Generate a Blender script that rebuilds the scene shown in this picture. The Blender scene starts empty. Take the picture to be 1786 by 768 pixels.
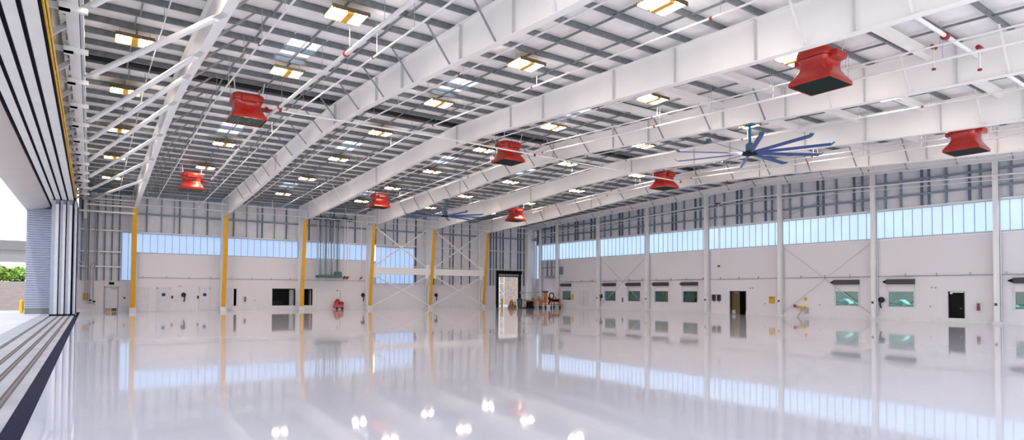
import bpy, math, random
from mathutils import Vector, Matrix
random.seed(7)
S = bpy.context.scene
C = S.collection
PI = math.pi

# ------------------------------------------------------------------ dimensions (metres)
CAMZ = 1.983
XF = [3.166 + 7.526*i for i in range(7)]            # the seven roof frames
XM = [(XF[i]+XF[i+1])/2 for i in range(6)]          # middles of the bays
YB = 65.95                                          # back wall
XR = 49.96                                          # right wall
YR = [14.52 + 7.726*j for j in range(7)]            # columns of the right wall
YN = -2.5                                           # near edge of what is built
YRIDGE = 32.0
def ztop(y):                                        # top of the frames = underside of purlins
    return 12.12 - (.034*(y-YRIDGE) if y > YRIDGE else .044*(YRIDGE-y))
def zbot(y):
    pts = [(-2.5, 9.15), (3, 9.35), (12, 9.78), (26, 10.7), (29, 10.88), (32, 10.95), (38, 10.85), (44, 10.45), (52, 9.92), (62.7, 9.42)]
    if y <= pts[0][0]: return pts[0][1]
    for (a, za), (b, zb) in zip(pts, pts[1:]):
        if y <= b: return za + (zb-za)*(y-a)/(b-a)
    return pts[-1][1]

# ------------------------------------------------------------------ materials
def nd(nt, t, **k):
    n = nt.nodes.new(t)
    for a, v in k.items(): setattr(n, a, v)
    return n
def mat(name, col, rough=.5, metal=0., var=.04, scale=3., bump=0., bscale=40., spec=.5, coat=0.):
    m = bpy.data.materials.new(name); m.use_nodes = True; nt = m.node_tree
    b = nt.nodes['Principled BSDF']
    b.inputs['Roughness'].default_value = rough; b.inputs['Metallic'].default_value = metal
    b.inputs['Specular IOR Level'].default_value = spec
    b.inputs['Coat Weight'].default_value = coat
    tc = nd(nt, 'ShaderNodeTexCoord'); n = nd(nt, 'ShaderNodeTexNoise'); n.inputs['Scale'].default_value = scale
    n.inputs['Detail'].default_value = 3
    nt.links.new(tc.outputs['Object'], n.inputs['Vector'])
    r = nd(nt, 'ShaderNodeValToRGB')
    r.color_ramp.elements[0].position = .3; r.color_ramp.elements[1].position = .7
    r.color_ramp.elements[0].color = [max(0, c*(1-var)) for c in col]+[1]
    r.color_ramp.elements[1].color = [min(1, c*(1+var)) for c in col]+[1]
    nt.links.new(n.outputs['Fac'], r.inputs['Fac']); nt.links.new(r.outputs['Color'], b.inputs['Base Color'])
    if bump:
        n2 = nd(nt, 'ShaderNodeTexNoise'); n2.inputs['Scale'].default_value = bscale
        nt.links.new(tc.outputs['Object'], n2.inputs['Vector'])
        bp = nd(nt, 'ShaderNodeBump'); bp.inputs['Strength'].default_value = bump; bp.inputs['Distance'].default_value = .02
        nt.links.new(n2.outputs['Fac'], bp.inputs['Height']); nt.links.new(bp.outputs['Normal'], b.inputs['Normal'])
    return m
def emit(name, col, s):
    m = bpy.data.materials.new(name); m.use_nodes = True; nt = m.node_tree
    nt.nodes.remove(nt.nodes['Principled BSDF'])
    e = nd(nt, 'ShaderNodeEmission'); e.inputs['Color'].default_value = (*col, 1); e.inputs['Strength'].default_value = s
    nt.links.new(e.outputs[0], nt.nodes['Material Output'].inputs[0]); return m
def translucent(name, col, tcol, mix=.75):
    m = bpy.data.materials.new(name); m.use_nodes = True; nt = m.node_tree
    nt.nodes.remove(nt.nodes['Principled BSDF'])
    d = nd(nt, 'ShaderNodeBsdfDiffuse'); d.inputs['Color'].default_value = (*col, 1)
    t = nd(nt, 'ShaderNodeBsdfTranslucent'); 
    tc = nd(nt, 'ShaderNodeTexCoord'); n = nd(nt, 'ShaderNodeTexNoise'); n.inputs['Scale'].default_value = .35
    nt.links.new(tc.outputs['Object'], n.inputs['Vector'])
    r = nd(nt, 'ShaderNodeValToRGB'); r.color_ramp.elements[0].color = (*[c*.88 for c in tcol], 1); r.color_ramp.elements[1].color = (*tcol, 1)
    nt.links.new(n.outputs['Fac'], r.inputs['Fac']); nt.links.new(r.outputs['Color'], t.inputs['Color'])
    g = nd(nt, 'ShaderNodeBsdfGlossy'); g.inputs['Roughness'].default_value = .3
    x = nd(nt, 'ShaderNodeMixShader'); x.inputs[0].default_value = mix
    nt.links.new(d.outputs[0], x.inputs[1]); nt.links.new(t.outputs[0], x.inputs[2])
    y = nd(nt, 'ShaderNodeMixShader'); y.inputs[0].default_value = .04
    nt.links.new(x.outputs[0], y.inputs[1]); nt.links.new(g.outputs[0], y.inputs[2])
    nt.links.new(y.outputs[0], nt.nodes['Material Output'].inputs[0]); return m
def glass(name, tint, refl=.18):
    m = bpy.data.materials.new(name); m.use_nodes = True; nt = m.node_tree
    nt.nodes.remove(nt.nodes['Principled BSDF'])
    t = nd(nt, 'ShaderNodeBsdfTransparent'); t.inputs['Color'].default_value = (*tint, 1)
    g = nd(nt, 'ShaderNodeBsdfGlossy'); g.inputs['Roughness'].default_value = .015; g.inputs['Color'].default_value = (.9, 1, .97, 1)
    tc = nd(nt, 'ShaderNodeTexCoord'); n = nd(nt, 'ShaderNodeTexNoise'); n.inputs['Scale'].default_value = 1.2
    bp = nd(nt, 'ShaderNodeBump'); bp.inputs['Strength'].default_value = .12; bp.inputs['Distance'].default_value = .05
    nt.links.new(tc.outputs['Object'], n.inputs['Vector']); nt.links.new(n.outputs['Fac'], bp.inputs['Height'])
    nt.links.new(bp.outputs['Normal'], g.inputs['Normal'])
    x = nd(nt, 'ShaderNodeMixShader'); x.inputs[0].default_value = refl
    nt.links.new(t.outputs[0], x.inputs[1]); nt.links.new(g.outputs[0], x.inputs[2])
    nt.links.new(x.outputs[0], nt.nodes['Material Output'].inputs[0]); return m
M = dict(
 white=mat('white_paint', (.80, .79, .79), .45, var=.02, scale=.6),
 frame=mat('frame_paint', (.88, .865, .86), .4, var=.025, scale=.8),
 stiff=mat('stiffener_paint', (.56, .56, .57), .5),
 brace=mat('galvanised_brace', (.30, .31, .33), .5, .3),
 wallw=mat('wall_board', (.80, .775, .82), .5, var=.015, scale=.3, spec=.3),
 insul=mat('insulation_facing', (.76, .76, .81), .55, var=.06, scale=1.2, bump=.3, bscale=6),
 roofins=mat('roof_insulation', (.88, .87, .875), .6, var=.05, scale=1.5, bump=.35, bscale=5),
 purl=mat('galvanised_purlin', (.22, .24, .255), .42, .35, var=.18, scale=5),
 stud=mat('blue_grey_stud', (.13, .17, .23), .5, .2, var=.15, scale=4),
 girt=mat('grey_girt', (.24, .29, .35), .5, .2, var=.12, scale=4),
 yellow=mat('safety_yellow', (.76, .40, .02), .4, var=.05, scale=2, spec=.3),
 yellow2=mat('cable_yellow', (.80, .47, .02), .45, var=.1),
 plinth=mat('plinth_paint', (.78, .77, .80), .6),
 red=mat('fire_red', (.42, .018, .010), .28, var=.12, scale=3, coat=.3),
 dred=mat('dark_red', (.28, .02, .02), .4),
 grille=mat('green_grille', (.22, .29, .20), .5, .3, var=.3, scale=8),
 dgrille=mat('dark_grille_slat', (.03, .05, .045), .5, .3),
 lhouse=mat('lamp_housing', (.62, .36, .06), .5, .0, spec=.2),
 lend=mat('lamp_end', (.16, .12, .06), .5, .3),
 fan=mat('fan_blue', (.035, .09, .28), .35, .3, var=.1),
 fant=mat('fan_teal', (.02, .12, .20), .35, .3, var=.1),
 pipe=mat('white_pipe', (.80, .79, .80), .35),
 cond=mat('conduit', (.45, .46, .50), .35, .6),
 black=mat('black', (.008, .008, .009), .7, spec=.15),
 dark=mat('dark_grey', (.05, .05, .055), .5),
 shut=mat('charcoal_shutter', (.065, .06, .07), .45, .2),
 seal=mat('dark_seal', (.006, .006, .012), .9, spec=.05),
 leafw=mat('door_leaf_white', (.62, .63, .70), .45, var=.05),
 leafg=mat('door_leaf_grey', (.36, .38, .46), .4, .2, var=.05),
 track=mat('track_paint', (.70, .68, .66), .5, var=.05, scale=.8),
 soff=mat('soffit_panel', (.56, .51, .48), .55, var=.03, scale=.4),
 door=mat('door_paint', (.72, .71, .76), .4),
 dframe=mat('door_frame', (.40, .41, .46), .4),
 blue=mat('sign_blue', (.01, .02, .22), .5),
 kick=mat('kick_brass', (.35, .26, .12), .4, .4),
 teal=mat('teal_steel', (.07, .14, .15), .5, .2),
 tealp=mat('teal_pipe', (.16, .25, .31), .45, .2),
 orange=mat('cart_orange', (.62, .18, .03), .45, var=.15),
 rail=mat('rail_steel', (.09, .055, .04), .6, .2, var=.4, scale=12),
 drain=mat('drain_grate', (.016, .016, .04), .9, var=.5, scale=30, spec=.1),
 olive=mat('olive_door', (.11, .085, .03), .5),
 room=mat('room_dark', (.10, .09, .09), .7),
 roomt=mat('room_teal', (.16, .42, .42), .7),
 desk=mat('desk_dark', (.03, .05, .06), .6),
 glass=glass('office_glass', (.28, .55, .53), .14),
 glassr=glass('office_glass_reflective', (.34, .56, .54), .07),
 strip=translucent('wall_skylight_panel', (.75, .82, .95), (.70, .79, .91), .85),
 sky=translucent('roof_skylight_panel', (.9, .9, .92), (.95, .96, 1.), .7),
 tube=emit('lamp_tube', (1, .905, .80), 68.0),
)

# floor : glossy pale epoxy
def floor_mat():
    m = mat('epoxy_floor', (.70, .685, .745), .04, var=.03, scale=.12, spec=.6)
    nt = m.node_tree; b = nt.nodes['Principled BSDF']
    tc = nd(nt, 'ShaderNodeTexCoord')
    n = nd(nt, 'ShaderNodeTexNoise'); n.inputs['Scale'].default_value = .9; n.inputs['Detail'].default_value = 2
    nt.links.new(tc.outputs['Object'], n.inputs['Vector'])
    bp = nd(nt, 'ShaderNodeBump'); bp.inputs['Strength'].default_value = .16; bp.inputs['Distance'].default_value = .006
    nt.links.new(n.outputs['Fac'], bp.inputs['Height']); nt.links.new(bp.outputs['Normal'], b.inputs['Normal'])
    n3 = nd(nt, 'ShaderNodeTexNoise'); n3.inputs['Scale'].default_value = .5; n3.inputs['Detail'].default_value = 5
    nt.links.new(tc.outputs['Object'], n3.inputs['Vector'])
    mr = nd(nt, 'ShaderNodeMapRange'); mr.inputs['To Min'].default_value = .02; mr.inputs['To Max'].default_value = .065
    nt.links.new(n3.outputs['Fac'], mr.inputs['Value']); nt.links.new(mr.outputs[0], b.inputs['Roughness'])
    # fine saw-cut joints every 7.6 m
    sx = nd(nt, 'ShaderNodeSeparateXYZ'); nt.links.new(tc.outputs['Object'], sx.inputs[0])
    prev = None
    for ax, off in (('X', 1.6), ('Y', 1.0)):
        a = nd(nt, 'ShaderNodeMath', operation='ADD'); a.inputs[1].default_value = off; nt.links.new(sx.outputs[ax], a.inputs[0])
        w = nd(nt, 'ShaderNodeMath', operation='PINGPONG'); w.inputs[1].default_value = 1.9; nt.links.new(a.outputs[0], w.inputs[0])
        l = nd(nt, 'ShaderNodeMath', operation='LESS_THAN'); l.inputs[1].default_value = .004; nt.links.new(w.outputs[0], l.inputs[0])
        if prev is None: prev = l
        else:
            mx = nd(nt, 'ShaderNodeMath', operation='MAXIMUM'); nt.links.new(prev.outputs[0], mx.inputs[0]); nt.links.new(l.outputs[0], mx.inputs[1]); prev = mx
    old = b.inputs['Base Color'].links[0].from_socket
    mm = nd(nt, 'ShaderNodeMix', data_type='RGBA'); mm.inputs['B'].default_value = (.5, .49, .52, 1)
    sc = nd(nt, 'ShaderNodeMath', operation='MULTIPLY'); sc.inputs[1].default_value = .45; nt.links.new(prev.outputs[0], sc.inputs[0])
    nt.links.new(sc.outputs[0], mm.inputs['Factor']); nt.links.new(old, mm.inputs['A']); nt.links.new(mm.outputs['Result'], b.inputs['Base Color'])
    return m
M['floor'] = floor_mat()
def brick_mat(name, c1, c2, cm, w, h, wave=False):
    m = mat(name, c1, .8); nt = m.node_tree; b = nt.nodes['Principled BSDF']
    tc = nd(nt, 'ShaderNodeTexCoord'); mp = nd(nt, 'ShaderNodeMapping'); mp.inputs['Rotation'].default_value = (PI/2, 0, 0)
    br = nd(nt, 'ShaderNodeTexBrick'); br.inputs['Color1'].default_value = (*c1, 1); br.inputs['Color2'].default_value = (*c2, 1); br.inputs['Mortar'].default_value = (*cm, 1)
    br.inputs['Scale'].default_value = 1; br.inputs['Brick Width'].default_value = w; br.inputs['Row Height'].default_value = h; br.inputs['Mortar Size'].default_value = .012
    nt.links.new(tc.outputs['Object'], mp.inputs[0]); nt.links.new(mp.outputs[0], br.inputs['Vector']); nt.links.new(br.outputs['Color'], b.inputs['Base Color']); return m
M['block'] = brick_mat('block_wall', (.33, .26, .23), (.37, .29, .26), (.26, .21, .19), .4, .2)
M['tan'] = mat('tan_render', (.26, .20, .165), .8, var=.2)
M['crate'] = mat('crate_grey_blue', (.16, .19, .24), .7)
M['concrete'] = mat('concrete_apron', (.40, .39, .415), .6, var=.12, scale=.8, bump=.2, bscale=20)
M['leaf'] = mat('leaf_green', (.22, .34, .04), .5, var=.5, scale=2.5)
M['leafd'] = mat('leaf_dark', (.08, .14, .05), .5, var=.4, scale=3)
M['over'] = mat('overpass_concrete', (.17, .165, .17), .7)
M['parapet'] = mat('parapet_concrete', (.13, .125, .13), .7)

# ------------------------------------------------------------------ mesh collecting
class MB:
    def __init__(s): s.v = []; s.f = []; s.mi = []; s.m = 0
    def add(s, vs, fs):
        o = len(s.v); s.v += [tuple(v) for v in vs]; s.f += [tuple(i+o for i in f) for f in fs]; s.mi += [s.m]*len(fs); return s
    def box(s, x0, x1, y0, y1, z0, z1):
        return s.add([(x0,y0,z0),(x1,y0,z0),(x1,y1,z0),(x0,y1,z0),(x0,y0,z1),(x1,y0,z1),(x1,y1,z1),(x0,y1,z1)],
                     [(0,3,2,1),(4,5,6,7),(0,1,5,4),(1,2,6,5),(2,3,7,6),(3,0,4,7)])
    def bar(s, a, b, w, h, up=(0,0,1)):
        a = Vector(a); b = Vector(b); d = (b-a).normalized(); u = Vector(up)
        if abs(d.dot(u)) > .98: u = Vector((0,1,0))
        r = d.cross(u).normalized()*w/2; t = r.cross(d).normalized()*h/2
        vs = [p+i*r+j*t for p in (a, b) for i, j in ((-1,-1),(1,-1),(1,1),(-1,1))]
        return s.add(vs, [(0,1,2,3),(7,6,5,4),(0,4,5,1),(1,5,6,2),(2,6,7,3),(3,7,4,0)])
    def tube(s, pts, r, n=8, cap=True):
        pts = [Vector(p) for p in pts]; rings = []
        for i, p in enumerate(pts):
            d = (pts[min(i+1, len(pts)-1)]-pts[max(i-1, 0)]).normalized()
            u = Vector((0,0,1)) if abs(d.z) < .95 else Vector((0,1,0))
            x = d.cross(u).normalized(); y = x.cross(d).normalized()
            rr = r[i] if isinstance(r, (list, tuple)) else r
            rings.append([p + x*math.cos(2*PI*k/n)*rr + y*math.sin(2*PI*k/n)*rr for k in range(n)])
        vs = [v for g in rings for v in g]; fs = []
        for i in range(len(pts)-1):
            for k in range(n):
                fs.append((i*n+k, i*n+(k+1)%n, (i+1)*n+(k+1)%n, (i+1)*n+k))
        if cap: fs += [tuple(range(n-1,-1,-1)), tuple((len(pts)-1)*n+k for k in range(n))]
        return s.add(vs, fs)
    def prism_x(s, poly, x0, x1):          # poly in (y, z)
        n = len(poly)
        return s.add([(x0, y, z) for y, z in poly]+[(x1, y, z) for y, z in poly],
                     [tuple(range(n)), tuple(range(2*n-1, n-1, -1))]+[(i, i+n, (i+1)%n+n, (i+1)%n) for i in range(n)])
    def loft(s, rings, cap=True):
        n = len(rings[0]); vs = [v for g in rings for v in g]; fs = []
        for i in range(len(rings)-1):
            for k in range(n): fs.append((i*n+k, i*n+(k+1)%n, (i+1)*n+(k+1)%n, (i+1)*n+k))
        if cap: fs += [tuple(range(n-1,-1,-1)), tuple((len(rings)-1)*n+k for k in range(n))]
        return s.add(vs, fs)
    def build(s, name, m, parent=None, smooth=False, bevel=0):
        me = bpy.data.meshes.new(name)
        o = bpy.data.objects.new(name, me); C.objects.link(o)
        off = Vector((0,0,0))
        if parent is not None:
            o.parent = parent; q = parent
            while q is not None: off += Vector(q.location); q = q.parent
        else:                                # origin at the base of the thing
            xs = [v[0] for v in s.v]; ys = [v[1] for v in s.v]; zs = [v[2] for v in s.v]
            off = Vector(((min(xs)+max(xs))/2, (min(ys)+max(ys))/2, min(zs)))
            if name in ('floor',): off = Vector((0,0,0))
            o.location = off
        me.from_pydata([Vector(v)-off for v in s.v], [], s.f)
        for mm in (m if isinstance(m, (list, tuple)) else [m]): me.materials.append(M[mm])
        for p, i in zip(me.polygons, s.mi): p.material_index = i
        if smooth:
            me.shade_smooth()
            try: me.set_sharp_from_angle(angle=math.radians(40))
            except Exception: pass
        me.update()
        if bevel:
            b = o.modifiers.new('bevel', 'BEVEL'); b.width = bevel; b.segments = 2; b.limit_method = 'ANGLE'
        return o
def tag(o, label, cat, group=None, kind=None):
    o['label'] = label; o['category'] = cat
    if group: o['group'] = group
    if kind: o['kind'] = kind
    return o
def struct(o, label=None):
    o['kind'] = 'structure'
    if label: o['label'] = label
    return o
def thing(name, label, cat, loc=(0,0,0), group=None):
    o = bpy.data.objects.new(name, None); C.objects.link(o); o.location = loc; o.empty_display_size = .3
    return tag(o, label, cat, group)
def box(x0, x1, y0, y1, z0, z1): return MB().box(x0, x1, y0, y1, z0, z1)
def dup(root, loc, label, rz=0):
    r = root.copy(); C.objects.link(r); r.location = loc; r.rotation_euler = (0, 0, rz); r['label'] = label
    for ch in list(root.children):
        c = ch.copy(); C.objects.link(c); c.parent = r
        for g in ch.children:
            d = g.copy(); C.objects.link(d); d.parent = c
    return r
ORD = ['first','second','third','fourth','fifth','sixth','seventh','eighth','ninth','tenth','eleventh','twelfth']

# rectangle with openings on a plane; axis 'y' -> wall facing -Y (x,z), axis 'x' -> wall facing -X (y,z)
def holed(rect, holes):
    us = sorted({rect[0], rect[1], *[h[0] for h in holes], *[h[1] for h in holes]})
    zs = sorted({rect[2], rect[3], *[h[2] for h in holes], *[h[3] for h in holes]})
    out = []
    for a, b in zip(us, us[1:]):
        run = None
        for c, d in zip(zs, zs[1:]):
            uc, zc = (a+b)/2, (c+d)/2
            ok = rect[0] < uc < rect[1] and rect[2] < zc < rect[3] and not any(h[0] < uc < h[1] and h[2] < zc < h[3] for h in holes)
            if ok:
                if run and abs(run[3]-c) < 1e-6: run[3] = d
                else:
                    if run: out.append(run)
                    run = [a, b, c, d]
            elif run: out.append(run); run = None
        if run: out.append(run)
    return out
def wall(axis, pos, th, rect, holes):
    mb = MB()
    for a, b, c, d in holed(rect, holes):
        if axis == 'y': mb.box(a, b, pos, pos+th, c, d)
        else: mb.box(pos, pos+th, a, b, c, d)
    return mb

# ================================================================== SETTING
struct(box(-.72, XR, YN, YB, -.3, 0).build('floor', 'floor'), 'glossy pale lavender epoxy hangar floor')
# outside apron, set just left of the drain
ap = struct(box(-60, -.98, YN, 120, -.3, 0).build('ground', 'concrete'), 'pale concrete apron outside the open hangar doors')

# ---- ceiling: insulation sheets sagging between the purlins
PY = []
y = YRIDGE - .55
while y > YN: PY.append(y); y -= 1.524
y = YRIDGE + .55
while y < YB: PY.append(y); y += 1.524
PY.sort(); YS = [YN]+PY+[YB]
SKY = []                                            # skylight openings
for b in range(5):
    for yc in (24.9, 40.15, 55.4): SKY.append((XM[b]-.62, XM[b]+.62, yc-1.45, yc+1.45))
DECK = .24
def deck_rows(dz, sag):
    mb = MB()
    for a, b in zip(YS, YS[1:]):
        if b-a < .02: continue
        segs = [(-1.2, XR)]
        for sx0, sx1, sy0, sy1 in SKY:
            if sy0 < (a+b)/2 < sy1:
                ns = []
                for p, q in segs:
                    if p < sx0 and sx1 < q: ns += [(p, sx0), (sx1, q)]
                    else: ns.append((p, q))
                segs = ns
        for p, q in segs:
            k = 4; vs = []; fs = []
            for i in range(k+1):
                t = i/k; yy = a+(b-a)*t; zz = ztop(yy)+dz-sag*math.sin(PI*t)
                vs += [(p, yy, zz), (q, yy, zz)]
            for i in range(k): fs.append((2*i, 2*i+2, 2*i+3, 2*i+1))
            mb.add(vs, fs)
    return mb
ce = struct(deck_rows(DECK, .07).build('ceiling', 'roofins', smooth=False), 'white insulated roof underside of the hangar')
deck_rows(DECK+.12, 0).build('roof_sheet', 'roofins', ce)
# ridge strip, a dark slot running across the hangar
box(-1.2, XR, YRIDGE-.26, YRIDGE+.26, ztop(YRIDGE)+.02, ztop(YRIDGE)+.12).build('ridge_vent', 'black', ce)
for i, (sx0, sx1, sy0, sy1) in enumerate(SKY):
    b, r = i//3, i%3
    sl = (ztop(sy1)-ztop(sy0))/(sy1-sy0)
    mb = MB(); zc = ztop((sy0+sy1)/2)+DECK+.06
    for x0, x1 in ((sx0+.02, (sx0+sx1)/2-.05), ((sx0+sx1)/2+.05, sx1-.02)):
        mb.add([(x0,sy0,ztop(sy0)+DECK+.06),(x1,sy0,ztop(sy0)+DECK+.06),(x1,sy1,ztop(sy1)+DECK+.06),(x0,sy1,ztop(sy1)+DECK+.06)], [(0,3,2,1)])
    t = thing('skylight', 'white roof skylight right of the %s roof frame, %s from the back wall' % (ORD[b], ORD[2-r]), 'skylight', ((sx0+sx1)/2, (sy0+sy1)/2, zc), 'roof skylights')
    mb.build('skylight_panel', 'sky', t)
    fr = MB()
    for xx in (sx0, (sx0+sx1)/2, sx1): fr.bar((xx, sy0, ztop(sy0)+DECK), (xx, sy1, ztop(sy1)+DECK), .06, .1)
    for yy in (sy0, sy1): fr.bar((sx0, yy, ztop(yy)+DECK), (sx1, yy, ztop(yy)+DECK), .06, .1)
    fr.build('skylight_frame', 'frame', t)

# ---- purlins : one long zed section per row
for i, y in enumerate(PY):
    z0 = ztop(y); mb = MB()
    x0 = -1.0
    mb.box(x0, XR-.05, y-.012, y+.012, z0+.01, z0+.235)
    mb.box(x0, XR-.05, y-.07, y+.012, z0+.0, z0+.015)
    mb.box(x0, XR-.05, y-.012, y+.07, z0+.222, z0+.236)
    tag(mb.build('roof_purlin', 'purl'), 'galvanised grey roof purlin running across all frames under the white insulation', 'purlin', 'roof purlins')
# ---- bridging angles along the slope, two per bay (parts of the ceiling)
for b in range(-1, 6):
    xa = -.7 if b < 0 else XF[b]; xb = XF[b+1]
    for t in ((.5,) if b < 0 else (.25, .5, .75)):
        x = xa+(xb-xa)*t; mb = MB(); pr = None
        for k, (a, c) in enumerate(zip(PY, PY[1:])):
            o = .05 if k % 2 else -.05
            mb.bar((x+o, a, ztop(a)+.05), (x+o, c, ztop(c)+.05), .055, .07)
        mb.build('bridging_angle', 'purl', ce)

# ================================================================== ROOF FRAMES
NAMES = ['frame nearest the hangar doors', 'second frame from the doors', 'third frame from the doors', 'fourth frame from the doors', 'fifth frame from the doors', 'sixth frame from the doors', 'frame against the right end wall']
FW = .30
YC0 = YB-1.23; YC1 = YB-2.25                       # inner face of the column at base / knee
for i, X in enumerate(XF):
    last = i == 6
    lab = 'white tapered steel roof frame with %s column, %s' % ('plain white' if last else 'yellow faced', NAMES[i])
    t = thing('steel_frame', lab, 'roof frame', (X, YB-1, 0), 'portal roof frames')
    ys = [-2.5, 3, 8, 12, 17, 22, 26, 29, 32, 35, 38, 44, 52, 58, 62.7]
    # web (thin plate), flanges as sloping bars
    web = MB(); poly = [(y, zbot(y)) for y in ys] + [(y, ztop(y)-.01) for y in reversed(ys)]
    zb = (lambda y: ztop(y)-.62) if last else zbot
    if last: ys = ys[:-1]+[YB-.3]
    for a, b in zip(ys, ys[1:]):
        web.prism_x([(a, zb(a)), (b, zb(b)), (b, ztop(b)-.01), (a, ztop(a)-.01)], X-.01, X+.01)
    if not last: web.prism_x([(62.7, 9.42), (YC1, 9.38), (YB-.25, 9.38), (YB-.25, ztop(YB)-.02), (62.7, ztop(62.7)-.01)], X-.01, X+.01)
    for a, b in zip(ys, ys[1:]):
        web.bar((X, a, zb(a)-.012), (X, b, zb(b)-.012), FW, .025)
        web.bar((X, a, ztop(a)-.012), (X, b, ztop(b)-.012), FW, .022)
    web.bar((X, 62.7, ztop(62.7)-.012), (X, YB-.2, ztop(YB-.2)-.012), FW, .022)
    web.build('rafter', 'frame', t)
    if last:
        col = MB().box(X-.40, X+.25, YB-1.0, YB-.25, .3, 10.3); col.build('column', 'frame', t)
    else:
        col = MB()
        col.prism_x([(YC0, .38), (YC1, 9.4), (YB-.25, 9.4), (YB-.25, .38)], X-.01, X+.01)
        col.box(X-FW/2, X+FW/2, YB-.27, YB-.245, .38, ztop(YB)-.05)
        col.box(X-FW/2, X+FW/2, YC1, YB-.25, 9.37, 9.395)
        col.build('column', 'frame', t)
        gf = MB().prism_x([(YC0, .38), (YC1, 9.32), (YC1-.03, 9.32), (YC0-.03, .38)], X-.19, X+.19)
        g = gf.build('column_flange', 'yellow', t); g['label'] = 'yellow painted front face of the column'
    MB().box(X-.27, X+.27, YC0-.12 if not last else YB-1.1, YB-.2, 0, .38).build('column_plinth', 'plinth', t)
    # web stiffeners
    for yk in ([62.7, 44.6, 31.95, 26.2, 23.4, 18.5, 15.2, 11.8, 8.6, 5.4] if i in (1, 2, 3, 4, 5) else [44] if i == 0 else []):
        MB().box(X-.13, X+.13, yk-.012, yk+.012, zbot(yk), ztop(yk)-.02).build('web_stiffener', 'stiff', t)
    # flange braces: slim angles from the purlins down to the bottom flange
    if i in (1, 3, 5):
        for yk in [yy for k, yy in enumerate(PY) if k % 2 == 0 and 4 < yy < 58]:
            for sgn in (-1, 1):
                MB().bar((X+sgn*.06, yk, zbot(yk)+.03), (X+sgn*1.05, yk, ztop(yk)+.05), .055, .055).build('flange_brace', 'brace' if yk > 14 else 'pipe', t)
    if i in (2, 4):
        for yk in [yy for k, yy in enumerate(PY) if k % 2 == 0 and (yy > 47 or 5 < yy < 12) and yy < 60]:
            MB().bar((X-.06, yk, zbot(yk)+.03), (X-1.05, yk, ztop(yk)+.05), .055, .055).build('flange_brace', 'pipe', t)
    if last:
        for yk in [yy for k, yy in enumerate(PY) if k % 2 == 0 and 4 < yy < 62]:
            MB().bar((X-.06, yk, zb(yk)+.03), (X-.7, yk, ztop(yk)+.05), .055, .055).build('flange_brace', 'brace', t)
    if i == 0:
        for yk in [yy for k, yy in enumerate(PY) if k % 2 == 0 and 16 < yy < 60]:
            MB().bar((X+.10, yk, zbot(yk)+.03), (X+1.4, yk, ztop(yk)+.05), .07, .07).build('flange_brace', 'brace', t)

# white box struts between the middle frames, near the camera end
for b in (2, 3, 4):
    for k, yk in enumerate((9.45, 12.5, 15.55, 18.6, 21.9)):
        mb = MB().box(XF[b]+.02, XF[b+1]-.02, yk-.13, yk+.13, ztop(yk)-.32, ztop(yk)-.04)
        o = tag(mb.build('strut_beam', 'frame'), 'flat white strut beam right of the %s roof frame, %s from the camera' % (ORD[b], ORD[k]), 'strut beam', 'white strut beams')

# ================================================================== HANGAR DOOR SIDE (left)
# header box beam with diagonal struts to the first frame
hb = thing('door_header_beam', 'long white box beam above the hangar doors, carrying short arms to the door tracks', 'header beam', (-.45, 31, 9.9))
MB().box(-.74, -.42, YN, YB-.6, 9.95, 10.55).build('beam', 'frame', hb)
MB().box(-.40, -.32, YN, YB-.6, 9.95, 10.5).build('channel', 'stiff', hb)
MB().box(-.60, -.36, YB-.9, YB-.6, 8.3, 9.95).build('end_post', 'frame', hb)
k = 0; y = 17.2
while y < 63:
    MB().box(-1.1, -.2, y-.07, y+.07, 9.80, 9.95).build('track_arm', 'frame', hb)
    mb = MB().box(-.86, -.60, y-.32, y-.09, 9.66, 9.74); mb.box(-.86, -.60, y-.32, y-.26, 9.66, 9.9); mb.build('bracket', 'frame', hb)
    y += 3.62
y = 19.0
while y < 63:
    MB().bar((-1.2, y, 9.6), (-.66, y, 10.1), .12, .14).build('side_bracket', 'stiff', hb)
    y += 3.62
ST = [(20.5, 12.3), (27.2, 19.6), (34.6, 24.1), (39.0, 27.6), (45.0, 32.5), (51.5, 39.0), (58.2, 44.6), (64.3, 50.6)]
for k, (ya, yb) in enumerate(ST):
    t = thing('diagonal_strut', 'white diagonal roof strut beside the hangar doors, %s from the camera' % ORD[k], 'roof strut', (1.2, (ya+yb)/2, 9.85), 'diagonal struts by the doors')
    a = Vector((-.22, ya, 9.9)); b = Vector((XF[0]-.1, yb, zbot(yb)-.02)); b.z = max(b.z-.05, 9.75)
    d = (b-a).normalized()
    MB().tube([a+d*.35, b-d*.3], .105, 10).build('tube', 'frame', t, smooth=True)
    MB().bar(a-d*.1, a+d*.45, .22, .03).build('gusset_plate', 'stiff', t); MB().bar(b-d*.4, b+d*.1, .22, .03).build('gusset_plate', 'stiff', t)
# yellow cable guide
mb = MB(); mb.tube([(-1.09, YN, 9.04), (-1.09, 57, 9.04)], .035, 6); mb.tube([(-1.02, YN, 9.10), (-1.02, 57, 9.10)], .03, 6)
yc = tag(mb.build('cable_track', 'yellow2', smooth=True), 'twin yellow cable track running along the inside of the hangar door head', 'cable track')
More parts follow.
